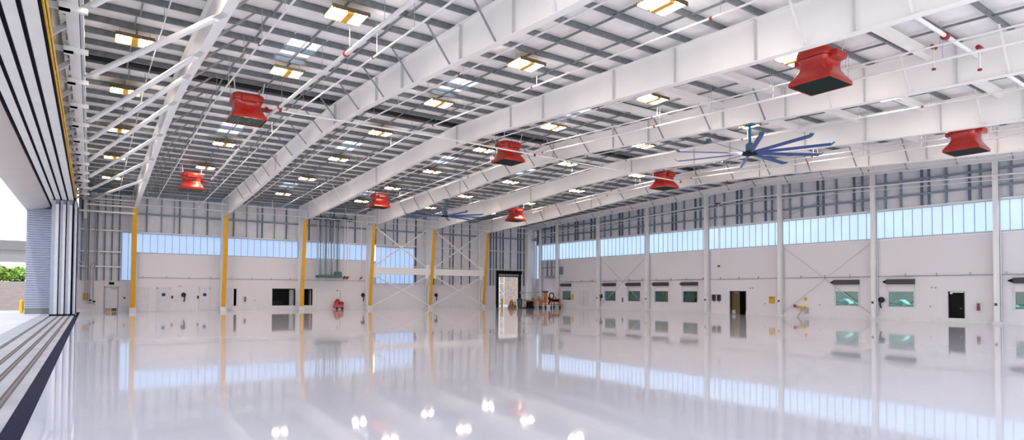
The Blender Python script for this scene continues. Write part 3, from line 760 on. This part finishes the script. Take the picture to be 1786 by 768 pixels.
# diagonal rods on the wall bays
for k, (ya, yb) in enumerate([(YR[1], YR[2]), (YR[4], YR[5])]):
    for s_ in (0, 1):
        p, q = (ya, yb) if s_ else (yb, ya)
        tag(MB().tube([(XR-.15, p, .2), (XR-.15, q, 6.2)], .022, 5).build('brace_rod', 'stiff'), 'thin grey diagonal rod on the lower right wall, %s bay, rising %s' % (('near', 'far')[k], ('left', 'right')[1-s_]), 'brace rod', 'diagonal wall rods')
        tag(MB().tube([(XR-.15, p, 8.5), (XR-.15, q, ztop(q)-.5)], .022, 5).build('brace_rod', 'cond'), 'thin diagonal rod above the right window strip, %s bay, rising %s' % (('near', 'far')[k], ('left', 'right')[1-s_]), 'brace rod', 'diagonal wall rods')

# office windows with roll shutters and rooms behind
wl = ['farthest away, beside the yellow sign', 'second farthest, right of a hose reel', 'third farthest, in the bay with diagonal rods', 'fourth farthest, right of a column', 'fifth farthest, left of the wall phones', 'right of the yellow eyewash', 'left of the black door', 'nearest, at the right edge of view']
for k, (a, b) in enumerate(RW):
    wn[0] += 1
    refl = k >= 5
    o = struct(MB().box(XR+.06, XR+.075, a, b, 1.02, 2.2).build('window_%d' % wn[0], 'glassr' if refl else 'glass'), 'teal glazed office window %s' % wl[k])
    f = MB()
    for u in (a, b): f.box(XR-.02, XR+.08, u-.03, u+.03, 1.0, 2.22)
    for z in (1.02, 2.2): f.box(XR-.02, XR+.08, a, b, z-.03, z+.03)
    f.build('window_frame', 'door', o)
    # room
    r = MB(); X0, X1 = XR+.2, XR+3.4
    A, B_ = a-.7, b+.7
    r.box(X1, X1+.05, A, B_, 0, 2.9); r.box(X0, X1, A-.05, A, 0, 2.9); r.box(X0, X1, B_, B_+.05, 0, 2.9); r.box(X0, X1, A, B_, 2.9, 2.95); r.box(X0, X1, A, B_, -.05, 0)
    r.build('office_room', 'roomt' if not refl else 'teal', o)  # near rooms: dark teal stands in for the dark upper half of the reflection
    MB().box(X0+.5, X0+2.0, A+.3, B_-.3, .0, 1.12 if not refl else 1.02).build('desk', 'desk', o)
    if refl:  # added white wavy shape stands in for bright ground reflected in the glass
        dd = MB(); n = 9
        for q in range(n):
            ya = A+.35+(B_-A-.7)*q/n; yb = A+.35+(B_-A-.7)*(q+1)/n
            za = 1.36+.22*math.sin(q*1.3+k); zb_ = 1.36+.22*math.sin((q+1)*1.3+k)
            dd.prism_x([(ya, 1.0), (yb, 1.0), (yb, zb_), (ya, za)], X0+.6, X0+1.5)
        dd.build('reflection_shape', 'white', o)
    if k in (0, 4): MB().box(X1-.08, X1-.01, (a+b)/2-.2+(.5 if k else .5), (a+b)/2+.75, 0, 2.0).build('inner_door', 'black', o)
    if k == 3: MB().tube([(X0+1.4, (a+b)/2-.1, 1.1), (X0+1.4, (a+b)/2-.1, 1.4)], [.25, .12], 10).build('chair_back', 'black', o)
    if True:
        L = bpy.data.lights.new('office_or_fill_lamp', 'AREA'); L.energy = 14 if not refl else 110; L.size = .8; L.color = (.8, 1, .95)  # near rooms: unseen lamp added to brighten the white shape
        lo = bpy.data.objects.new('office_or_fill_lamp', L); C.objects.link(lo); lo.location = (X0+1.5, (a+b)/2, 2.85)
    # shutter box
    t = thing('roller_shutter', 'charcoal roller shutter above the window %s' % wl[k], 'roller shutter', (XR-.2, (a+b)/2, 2.75), 'roller shutters')
    prof = [(XR-.36, 2.80), (XR-.30, 2.74), (XR-.02, 2.74), (XR-.02, 3.11), (XR-.30, 3.11), (XR-.36, 3.04)]
    mb = MB(); n = 6
    A, B_ = a-.08, b+.0
    mb.add([(x, A, z) for x, z in prof]+[(x, B_, z) for x, z in prof], [tuple(range(n)), tuple(range(2*n-1, n-1, -1))]+[(i, i+n, (i+1)%n+n, (i+1)%n) for i in range(n)])
    mb.build('shutter_box', 'shut', t)
    MB().tube([(XR-.19, B_, 2.92), (XR-.19, B_+.3, 2.92)], [.16, .03], 8).build('end_cone', 'black', t)
    for u in (a-.05, b+.05): MB().box(XR-.05, XR-.01, u-.035, u+.035, .98, 2.74).build('guide_rail', 'door', t)
# doors on the right wall
def rroom(a, b, m='room'):
    r = MB(); X0, X1 = XR+.2, XR+3.2; A, B_ = a-.6, b+.6
    r.box(X1, X1+.05, A, B_, 0, 2.7); r.box(X0, X1, A-.05, A, 0, 2.7); r.box(X0, X1, B_, B_+.05, 0, 2.7); r.box(X0, X1, A, B_, 2.7, 2.75); r.box(X0, X1, A, B_, -.05, 0)
    r.build('room', m, rw)
rroom(33.58, 35.26); 
dn[0] += 1
f = MB()
for u in (33.58, 35.26): f.box(XR-.03, XR+.2, u-.03, u+.03, 0, 2.18)
f.box(XR-.03, XR+.2, 33.55, 35.29, 2.15, 2.2)
o = struct(f.build('door_%d' % dn[0], 'dark'), 'half open double doorway with an olive leaf in the right wall')
MB().box(XR+.22, XR+.27, 34.38, 35.22, .0, 2.1).build('door_leaf', 'olive', o)
MB().box(XR+.20, XR+.22, 34.85, 35.2, .05, .4).build('kick_plate', 'dframe', o)
MB().box(XR+1.5, XR+1.9, 33.7, 34.1, .3, .9).build('crate', 'kick', o)
MB().box(XR+.15, XR+.2, 34.5, 34.9, 2.02, 2.1).build('door_closer', 'cond', o)
dn[0] += 1
o = struct(MB().box(XR+.1, XR+.15, 16.5, 17.38, .02, 2.13).build('door_%d' % dn[0], 'black'), 'tall closed black door in the near right wall')
f = MB(); f.box(XR-.03, XR+.1, 17.38, 17.43, 0, 2.18); f.box(XR-.03, XR+.1, 16.45, 16.5, 0, 2.18); f.box(XR-.03, XR+.1, 16.45, 17.43, 2.15, 2.2)
f.build('door_frame', 'dark', o)
MB().box(XR+.04, XR+.1, 17.2, 17.34, 2.0, 2.1).build('door_closer', 'cond', o)
MB().tube([(XR+.05, 16.62, 1.0), (XR+.05, 16.75, 1.0)], .02, 6).build('door_handle', 'cond', o)
dn[0] += 1
o = struct(MB().box(XR-.04, XR-.005, 55.17, 56.93, .04, 2.2).build('door_%d' % dn[0], 'door'), 'pale double door right of the yellow sign at the far end')
MB().box(XR-.055, XR-.04, 56.02, 56.06, .04, 2.2).build('door_seam', 'dframe', o)
MB().box(XR-.09, XR-.04, 55.9, 55.96, .95, 1.1).build('door_handle', 'cond', o)
# small wall things
def rbox(name, lab, cat, a, b, z0, z1, m, d=.15, grp=None, bev=.01):
    return tag(box(XR-d, XR-.005, a, b, z0, z1).build(name, m, bevel=bev), lab, cat, grp)
for k, (a, b) in enumerate(((36.86, 37.22), (36.28, 36.64))):
    o = thing('wall_phone', 'black boxed wall phone left of the half open doorway, %s of the pair' % ('left', 'right')[k], 'wall phone', (XR-.1, (a+b)/2, 1.25), 'pair of wall phones')
    MB().box(XR-.18, XR-.01, a, b, 1.25, 1.86).build('housing', 'dark', o, bevel=.03)
    MB().box(XR-.22, XR-.18, a+.1, a+.18, 1.4, 1.75).build('handset', 'black', o, bevel=.02)
    MB().tube([(XR-.1, (a+b)/2, 1.25), (XR-.1, (a+b)/2-.03, 1.13)], .03, 6).build('cord', 'black', o)
o = rbox('first_aid_box', 'orange yellow wall box between the half open doorway and the near column', 'wall box', 30.70, 31.18, 1.12, 1.72, 'yellow')
MB().box(XR-.17, XR-.15, 30.8, 31.08, 1.5, 1.66).build('label_plate', 'kick', o)
rbox('wall_sign', 'small orange sign above the yellow hose cart', 'sign', 27.73, 27.98, 1.38, 1.66, 'yellow', .04)
rbox('wall_sign', 'yellow sign immediately right of the farthest office window', 'sign', 57.95, 58.35, 1.05, 1.75, 'yellow2', .06)
rbox('wall_outlet', 'tiny outlet between the yellow cart and the near window pair', 'outlet', 26.6, 26.7, 1.0, 1.1, 'dframe', .06)
rbox('wall_outlet', 'tiny outlet between the near reflecting window and the black doorway', 'outlet', 18.5, 18.6, 1.05, 1.15, 'dframe', .06)
rbox('wall_outlet', 'tiny outlet left of the orange yellow wall box', 'outlet', 31.6, 31.7, 1.0, 1.1, 'dframe', .06)
for k, y in enumerate((33.05, 32.8)): rbox('junction_box', 'tiny grey box above right of the half open doorway, %s one' % ('left', 'right')[k], 'junction box', y, y+.1, 2.42, 2.52, 'dframe', .08)
for k, y in enumerate((18.4, 18.15)): rbox('junction_box', 'tiny grey box above left of the black doorway, %s one' % ('left', 'right')[k], 'junction box', y, y+.1, 2.42, 2.52, 'dframe', .08)
rbox('panel_box', 'grey electrical panel high beside the second farthest column', 'panel box', 60.0, 60.65, 4.3, 5.3, 'girt', .2)
rbox('fire_alarm', 'slim dark alarm station between the second and third office windows', 'alarm', 49.35, 49.48, .9, 1.4, 'dark', .08)
hose(52.88, .96, 1.78, 'x', 'black hose reel left of the second farthest office window')
hose(21.8, .9, 1.76, 'x', 'black hose reel left of the near reflecting window')
hose(61.0, 1.3, 1.95, 'x', 'black hose reel above the orange carts')
# yellow hose reel cart
t = thing('emergency_shower', 'yellow eyewash basin with red handle and grey drain pipe on the right wall', 'eyewash', (XR-.35, 28.0, .3))
MB().loft([ringxy(XR-.35, 27.95, .10, .10, .62), ringxy(XR-.35, 27.95, .26, .28, .86), ringxy(XR-.35, 27.95, .27, .30, .93)]).build('basin', 'yellow2', t, smooth=True)
MB().tube([(XR-.35, 28.0, .62), (XR-.32, 28.15, .4), (XR-.3, 28.45, .02)], .04, 8).build('drain_pipe', 'cond', t, smooth=True)
MB().tube([(XR-.35, 28.2, .85), (XR-.35, 28.75, .93)], .05, 8).build('supply_pipe', 'orange', t, smooth=True)
MB().tube([(XR-.35, 28.62, .8), (XR-.35, 28.62, 1.05)], .11, 10).build('handle', 'dred', t, smooth=True)
MB().box(XR-.3, XR-.0, 27.6, 27.68, .3, .8).build('bracket', 'cond', t)
MB().tube([(XR-.2, 27.8, .25), (XR-.2, 27.8, .7)], .03, 6).build('foot_pipe', 'cond', t)

# ================================================================== orange carts and bins in the far corner
t = thing('tow_bar_cart', 'orange steel cart with casters, black hose coil and tow bars in the far corner', 'cart', (47.7, 60.2, 0))
X0, X1, Ya, Yb_ = 46.6, 48.9, 59.4, 60.6
for x in (X0, 47.5, X1):
    for yy in (Ya, Yb_):
        MB().box(x-.06, x+.06, yy-.06, yy+.06, .25, 1.12).build('post', 'orange', t)
        MB().tube([(x, yy-.05, .13), (x, yy+.05, .13)], .13, 10).build('caster', 'black', t, smooth=True)
MB().box(X0, X1, Ya, Yb_, .72, .82).build('lower_deck', 'orange', t)
MB().box(47.5, X1, Ya, Yb_, 1.08, 1.20).build('upper_deck', 'orange', t)
MB().box(X0, X1+.5, Ya, Ya+.05, .42, .47).build('side_rail', 'dark', t)
MB().bar((47.2, Ya-.05, 1.05), (X1-.2, Ya-.05, .85), .1, .14).build('tow_bar', 'black', t)
MB().box(48.2, X1-.05, Ya+.1, Yb_-.1, .82, 1.08).build('tool_case', 'black', t)
MB().box(X0-.15, X0+.25, Ya, Ya+.2, .8, 2.0).build('mast', 'orange', t)
pts = [(47.45+.36*math.cos(a), Ya-.12, 1.55+.36*math.sin(a)) for a in [k*2*PI/20 for k in range(21)]]
MB().tube(pts, .07, 8).build('hose_coil', 'black', t, smooth=True)
MB().tube([(47.0, Ya-.1, 1.4), (47.15, Ya-.1, .9), (47.05, Ya-.1, .5)], .09, 8).build('hose_tail', 'black', t, smooth=True)
MB().box(46.3, 46.95, Ya-.1, Ya+.4, 1.95, 2.15).build('mast_head', 'dark', t, bevel=.04)
t = thing('engine_stand', 'low orange stand with brown fittings left of the tow bar cart', 'stand', (45.6, 59.9, 0))
for x in (44.9, 46.1):
    MB().box(x-.05, x+.05, 59.6, 59.7, .2, .85).build('leg', 'orange', t)
    MB().tube([(x, 59.55, .11), (x, 59.65, .11)], .11, 10).build('caster', 'black', t, smooth=True)
MB().box(44.7, 46.4, 59.4, 60.3, .82, .98).build('deck', 'orange', t)
MB().loft([ringxy(45.8, 59.8, .35, .3, .98), ringxy(45.8, 59.8, .25, .25, 1.25), ringxy(45.8, 59.8, .08, .08, 1.5)]).build('fitting', 'kick', t, smooth=True)
MB().loft([ringxy(44.95, 59.8, .2, .2, .98), ringxy(44.9, 59.8, .22, .2, 1.2), ringxy(44.9, 59.8, .1, .1, 1.3)]).build('fitting', 'kick', t, smooth=True)
t = thing('boom_crane', 'thin grey boom arm on a post above the orange stand', 'boom', (43.9, 60.5, 0))
MB().tube([(43.9, 60.5, 0), (43.9, 60.5, 1.95)], .06, 8).build('post', 'pipe', t)
MB().tube([(43.7, 60.5, 1.9), (46.4, 60.4, 1.98)], .045, 8).build('boom', 'cond', t)
MB().box(43.55, 44.05, 60.3, 60.7, 1.78, 2.02).build('head', 'cond', t, bevel=.04)
MB().box(43.5, 44.3, 60.1, 60.9, 0, .12).build('base', 'dark', t)
t = thing('tool_chest', 'small black wheeled tool box with pale top beside the orange stand', 'tool box', (44.2, 59.6, 0))
MB().box(43.95, 44.6, 59.3, 59.9, .0, .85).build('body', 'black', t, bevel=.02)
MB().box(43.6, 44.6, 59.2, 60.0, .88, 1.05).build('top_tray', 'kick', t)
t = thing('waste_bin', 'dark waste bin with a blue lid near the roll-up door', 'bin', (45.3, 63, 0))
MB().loft([ringxy(45.3, 63.0, .38, .34, .03), ringxy(45.3, 63.0, .46, .4, .95)]).build('body', 'teal', t, smooth=True)
MB().loft([ringxy(45.3, 63.0, .5, .44, .95), ringxy(45.3, 63, .48, .42, 1.1), ringxy(45.3, 63.0, .2, .2, 1.16)]).build('lid', 'blue', t, smooth=True)
t = thing('cleaning_cart', 'small cart with orange and grey bags right of the roll-up door', 'cart', (44.2, 63.2, 0))
MB().box(43.7, 44.7, 62.9, 63.5, .0, .35).build('base', 'kick', t, bevel=.02)
MB().loft([ringxy(44.0, 63.2, .26, .25, .35), ringxy(44.0, 63.2, .22, .22, .8), ringxy(44.0, 63.2, .05, .05, 1.0)]).build('bag', 'orange', t, smooth=True)
MB().loft([ringxy(44.5, 63.2, .22, .22, .35), ringxy(44.5, 63.2, .26, .25, .75), ringxy(44.5, 63.2, .1, .1, .85)]).build('bag', 'white', t, smooth=True)

# ================================================================== FOAM GENERATORS
def rrect(hx, hy, r, z, n=4):
    out = []
    for cx, cy, a0 in ((hx-r, hy-r, 0), (-hx+r, hy-r, PI/2), (-hx+r, -hy+r, PI), (hx-r, -hy+r, 3*PI/2)):
        for k in range(n+1):
            a = a0+k*PI/2/n; out.append((cx+r*math.cos(a), cy+r*math.sin(a), z))
    return out
def foam_gen():
    t = thing('foam_generator', '', 'foam generator', (0, 0, 0), 'red roof foam generators')
    hood = [(.80,.77,.03,.0), (.80,.77,.03,.13), (.73,.68,.06,.27), (.66,.58,.10,.42), (.61,.51,.14,.56), (.60,.49,.16,.70), (.62,.50,.18,.84), (.66,.54,.20,.93)]
    MB().loft([rrect(*h) for h in hood], cap=False).build('hood', 'red', t, smooth=True)
    top = [(.70,.58,.22,.95), (.72,.60,.22,1.02), (.70,.58,.22,1.20), (.60,.48,.20,1.28)]
    MB().loft([rrect(*h) for h in top]).build('fan_housing', 'red', t, smooth=True)
    mb = MB(); mb.box(-.77, .77, -.74, .74, .05, .07); mb.build('grille', 'grille', t)
    mb = MB()
    for k in range(15): mb.box(-.77+k*.107, -.755+k*.107, -.74, .74, .0, .06)
    mb.build('grille_bars', 'dgrille', t)
    for sx in (-1, 1):
        MB().box(-.36, .36, min(sx*.4, sx*.80), max(sx*.4, sx*.80), .84, 1.10).build('side_box', 'red', t, bevel=.04)
    mb = MB(); mb.tube([(.6, .1, .78), (.95, .1, .78)], .05, 8); mb.build('inlet_pipe', 'dred', t, smooth=True)
    mb = MB(); mb.tube([(.95, .1, .66), (.95, .1, .9)], .09, 8); mb.tube([(1.12, .1, .74), (1.12, .1, .82)], .10, 8); mb.build('valve', 'dred', t, smooth=True)
    for sx in (-.6, .6):
        for sy in (-.45, .45):
            MB().tube([(sx, sy, 1.15), (sx*1.15, sy*1.3, 1.85)], .022, 6).build('hanger_rod', 'pipe', t)
    return t
FG = [(6.1, 31.5, 10.25, 'nearest the left doors, under the ridge'), (6.1, 51.3, 9.6, 'at the far end of the leftmost row'),
      (21.7, 31.6, 10.25, 'in the middle row under the ridge'), (21.7, 52.6, 9.72, 'at the far end of the middle row'),
      (21.7, 11.5, 9.55, 'largest and closest to the camera'), (36.0, 31.2, 10.0, 'in the right row under the ridge'),
      (36.0, 51.0, 9.35, 'at the far end of the right row'), (36.0, 11.7, 9.15, 'at the near end of the right row')]
g0 = foam_gen()
for k, (x, y, z, l) in enumerate(FG):
    lab = 'red roof foam generator with flared hood, '+l
    if k == 0: g0.location = (x, y, z); g0['label'] = lab
    else: dup(g0, (x, y, z), lab)
# ================================================================== FANS
def fan(loc, zm, label, rot):
    t = thing('ceiling_fan', label, 'ceiling fan', loc, 'large blue ceiling fans')
    x, y, z = loc
    MB().box(x-.22, x+.22, y-.22, y+.22, zm-.06, zm).build('mount_plate', 'fant', t, bevel=.01)
    MB().tube([(x, y, z+.1), (x, y, zm-.05)], .07, 10).build('down_rod', 'fant', t, smooth=True)
    MB().tube([(x, y, z+.06), (x, y, z+.1), (x, y, z+.42), (x, y, z+.5)], [.16, .2, .2, .12], 14).build('motor', 'fant', t, smooth=True)
    MB().tube([(x, y, z-.06), (x, y, z+.06)], .34, 20).build('hub', 'black', t, smooth=True)
    for k in range(10):
        a = math.radians(rot+36*k); d = Vector((math.cos(a), math.sin(a), 0)); n = Vector((-d.y, d.x, 0))
        mb = MB(); tilt = .04; o = Vector(loc); w = .09
        ring = []
        for rr in (.3, 3.45):
            c = o+d*rr
            ring.append([c-n*w+Vector((0,0,tilt)), c+Vector((0,0,-.012)), c+n*w-Vector((0,0,tilt)), c+n*w+Vector((0,0,-tilt+.02)), c+Vector((0,0,.02)), c-n*w+Vector((0,0,tilt+.02))])
        mb.loft(ring); b = mb.build('blade', 'fan', t)
        c = o+d*3.45
        mw = MB().bar(c, c+d*.14+Vector((0,0,.10)), .22, .03); mw.build('winglet', 'fant', b)
    return t
fan((25.74, 17.05, 8.68), zbot(17)-.03, 'large ten-blade blue ceiling fan hanging from the frame near the camera', 5)
fan((25.74, 47.3, 8.72), zbot(47.3)-.03, 'blue ten-blade ceiling fan at the far end of the hangar', 20)

# ================================================================== HIGH BAY LIGHTS
def lamp():
    t = thing('high_bay_light', '', 'ceiling light', (0, 0, 0), 'high bay ceiling lights')
    mb = MB().box(-.62, .62, -.46, .46, .10, .14); mb.build('reflector_plate', 'lhouse', t)
    MB().box(-.11, .11, -.40, .40, -.03, .10).build('ballast_box', 'lhouse', t)
    for yy in (-.47, .47): MB().box(-.64, .64, yy-.015, yy+.015, .02, .15).build('end_plate', 'lend', t)
    for s_ in (-1, 1):
        mb = MB()
        for k in range(4):
            x = s_*(.17+.115*k+.03); mb.tube([(x, -.44, .045), (x, .44, .045)], .023, 6)
        mb.build('lamp_tubes', 'tube', t)
        MB().tube([(s_*.5, 0, .14), (s_*.5, 0, .42)], .012, 5).build('hanger', 'cond', t)
    return t
lamp0 = lamp(); first = True
rows = [12.6, 19.75, 27.3, 34.9, 42.5, 50.1, 57.6]
bays = [(1.22, 'left of the first roof frame')]+[(XM[b], 'right of the %s roof frame' % ORD[b]) for b in range(5)]
for b, (x, bl) in enumerate(bays):
    for r, y in enumerate(rows):
        if b == 0 and r == 0: continue
        z = ztop(y)-.36
        if b == 2: x_ = x+.05
        lab = 'amber high bay light %s, %s from the camera end' % (bl, ORD[r])
        if first: lamp0.location = (x, y, z); lamp0['label'] = lab; first = False
        else: dup(lamp0, (x, y, z), lab)

# ================================================================== PIPES UNDER THE ROOF
def zp(y, d): return ztop(y)-d
def ypipe(x, y0, y1, r, d, name, label, m='pipe', x1=None, grp='pipes along the roof frames'):
    t = thing(name, label, 'pipe', (x, (y0+y1)/2, 10), grp)
    ys = [y0]+([YRIDGE] if y0 < YRIDGE < y1 else [])+[y1]
    MB().tube([(x, y, zp(y, d)) for y in ys], r, 8).build('pipe', m, t, smooth=True)
    y = y0+1.5; k = 0
    while y < y1:
        MB().tube([(x, y, zp(y, d)), (x, y, ztop(y)+.02)], .010, 4).build('hanger_rod', 'cond', t)
        if k % 3 == 1 and y+.4 < y1: MB().tube([(x, y+.3, zp(y+.3, d)), (x, y+.38, zp(y+.38, d))], r*1.6, 8).build('coupling', 'dred', t)
        y += 3.05; k += 1
for b in range(6):
    x0 = XF[b]
    bl = 'bay %s from the doors' % ORD[b]
    if b == 0:
        ypipe(7.25, YN, 49.5, .075, 1.25, 'foam_pipe', 'thick white foam pipe feeding the left row of red generators')
        ypipe(8.25, YN, 64, .035, 1.15, 'sprinkler_pipe', 'slim white sprinkler pipe just right of the thick foam pipe')
        ypipe(4.65, 8, 64, .035, 1.15, 'sprinkler_pipe', 'slim white sprinkler pipe left of the leftmost red generators')
    else:
        ypipe(x0+1.15, YN, 64, .035, 1.0, 'sprinkler_pipe', 'slim white sprinkler pipe on the left side of %s' % bl)
        ypipe(x0+4.75, YN, 64, .035, .8, 'sprinkler_pipe', 'slim white sprinkler pipe along the middle of %s' % bl)
ypipe(1.9, 16, 64, .022, .6, 'sprinkler_pipe', 'very thin white pipe above the diagonal struts by the doors')
ypipe(23.15, YN, 51.5, .045, 1.25, 'foam_pipe', 'thick white foam pipe feeding the middle row of red generators')
ypipe(37.5, YN, 50, .045, 1.25, 'foam_pipe', 'thick white foam pipe feeding the right row of red generators')
t = thing('cross_main', 'white main pipe crossing under the frames near the ridge', 'pipe', (22, 30.4, 10.7))
MB().tube([(7.3, 30.4, 10.75), (16, 30.4, 10.78), (37.2, 30.4, 10.5)], .045, 8).build('pipe', 'pipe', t, smooth=True)
for x in (7.4, 22.9, 36.9): MB().tube([(x-.06, 30.4, 10.76-(x-16)*.012 if x > 16 else 10.76), (x+.06, 30.4, 10.76-(x-16)*.012 if x > 16 else 10.76)], .09, 8).build('coupling', 'dred', t, smooth=True)
# wall header pipes
t = thing('wall_header_pipe', 'long white pipe along the back wall above the yellow columns', 'pipe', (25, YB-2.6, 10.3))
MB().tube([(0.2, YB-2.6, 10.32), (XR-1.0, YB-2.6, 10.25)], .055, 8).build('pipe', 'pipe', t, smooth=True)
MB().tube([(0.2, YB-2.6, 9.66), (XR-1.6, YB-2.6, 9.6)], .04, 8).build('lower_pipe', 'pipe', t, smooth=True)
for b in range(6):
    for f_ in (.12, .55): 
        x = XF[b]+7.526*f_; MB().tube([(x, YB-2.6, 10.2), (x, YB-2.6, ztop(YB-2.6))], .03, 5).build('hanger', 'pipe', t)
for z, x0, x1 in ((9.35, -.4, XF[0]), (9.9, -.4, XF[0]), (8.78, -.9, XF[0])):
    tag(MB().box(x0, x1, YB-2.3, YB-2.1, z, z+.13).build('tie_beam', 'frame'), '%s white tie beam left of the first yellow column' % {9.35: 'middle', 9.9: 'top', 8.78: 'bottom'}[z], 'tie beam', 'tie beams by the doors')
t = thing('wall_header_pipe', 'long white pipe with red tee along the right wall above the windows', 'pipe', (XR-.85, 30, 10))
ys = [6, YRIDGE, 63.5]
MB().tube([(XR-.85, y, ztop(y)-1.42) for y in ys], .055, 8).build('pipe', 'pipe', t, smooth=True)
MB().tube([(XR-.70, y, ztop(y)-1.72) for y in ys], .03, 8).build('lower_pipe', 'pipe', t, smooth=True)
for k, y in enumerate(YR): MB().box(XR-.95, XR-.55, y-.04, y+.04, ztop(y)-1.5, ztop(y)-1.34).build('clamp', 'frame', t)
t = thing('hanging_pipe', 'white pipe drop with red ends hanging in front of the right wall', 'pipe', (XR-.85, 35.9, 4.55))
MB().tube([(XR-.85, 35.9, 4.6), (XR-.85, 35.9, ztop(35.9)-1.4)], .04, 8).build('pipe', 'pipe', t, smooth=True)
MB().box(XR-.93, XR-.77, 35.8, 36.0, 4.5, 4.66).build('end_cap', 'dred', t, bevel=.02)
MB().tube([(XR-.85, 35.7, ztop(36)-1.42), (XR-.85, 36.3, ztop(36)-1.42)], .085, 8).build('tee', 'dred', t, smooth=True)
# near right: cross main with hanging stub pipes
t = thing('cross_main', 'large white pipe slanting across the near right roof with a red coupling', 'pipe', (29, 8, 10.3))
MB().tube([(19.4, 7.9, 10.45), (41, 7.9, 10.2)], .07, 8).build('pipe', 'pipe', t, smooth=True)
MB().tube([(22.6, 7.9, 10.4), (22.75, 7.9, 10.4)], .13, 8).build('coupling', 'dred', t, smooth=True)
for k, (x, y, z0, z1) in enumerate(((25.0, 7.7, 9.75, 10.5), (25.05, 9.1, 10.2, 11.0))):
    t = thing('hanging_pipe', 'short white drop pipe with red fittings near the top right corner, %s' % ('lower one', 'upper one')[k], 'pipe', (x, y, z0))
    MB().tube([(x, y, z0), (x, y, z1)], .04, 8).build('pipe', 'pipe', t, smooth=True)
    MB().tube([(x, y, z0-.04), (x, y, z0+.02)], .07, 8).build('end_cap', 'dred', t, smooth=True)
    MB().tube([(x-.15, y, z1), (x+.15, y, z1)], .08, 8).build('tee', 'dred', t, smooth=True)

# ================================================================== LIGHT, SKY, CAMERA
w = bpy.data.worlds.new('World'); S.world = w; w.use_nodes = True; nt = w.node_tree
bg = nt.nodes['Background']
tc = nd(nt, 'ShaderNodeTexCoord'); sx = nd(nt, 'ShaderNodeSeparateXYZ'); nt.links.new(tc.outputs['Generated'], sx.inputs[0])
r = nd(nt, 'ShaderNodeValToRGB'); r.color_ramp.elements[0].position = 0.0; r.color_ramp.elements[1].position = .6
r.color_ramp.elements[0].color = (1.0, .98, .95, 1); r.color_ramp.elements[1].color = (.66, .80, 1.0, 1)
nt.links.new(sx.outputs['Z'], r.inputs['Fac']); nt.links.new(r.outputs['Color'], bg.inputs['Color'])
bg.inputs['Strength'].default_value = 2.3
sl = bpy.data.lights.new('sun', 'SUN'); sl.energy = 2.6; sl.angle = math.radians(.6); sl.color = (1, .96, .9)
so = bpy.data.objects.new('sun', sl); C.objects.link(so)
so.rotation_euler = Vector((-.14, -.42, .9)).to_track_quat('Z', 'Y').to_euler()

f, yaw, pitch, roll, cy = 1052.9714, .6094, .0258, .0053, 482.7256
f, yaw, pitch, roll, cy = 1052.9714, 0.60940, 0.02580, 0.00530, 482.7256
F = Vector((math.sin(yaw)*math.cos(pitch), math.cos(yaw)*math.cos(pitch), math.sin(pitch)))
R = Vector((math.cos(yaw), -math.sin(yaw), 0)); U = R.cross(F)
c, s = math.cos(roll), math.sin(roll); R2 = c*R+s*U; U2 = -s*R+c*U
cam = bpy.data.cameras.new('camera'); co = bpy.data.objects.new('camera', cam); C.objects.link(co)
co.matrix_world = Matrix(((R2.x, U2.x, -F.x, 0), (R2.y, U2.y, -F.y, 0), (R2.z, U2.z, -F.z, CAMZ), (0, 0, 0, 1)))
cam.sensor_width = 36; cam.lens = f/1786*36; cam.shift_y = (cy-384)/1786; cam.clip_end = 1000; cam.clip_start = .05
S.camera = co
S.view_settings.view_transform = 'Standard'; S.view_settings.look = 'None'; S.view_settings.gamma = 1; S.view_settings.use_curve_mapping = False
S.view_settings.exposure = 0.1
S.cycles.max_bounces = 8; S.cycles.diffuse_bounces = 6; S.cycles.glossy_bounces = 3
S.cycles.use_denoising = True
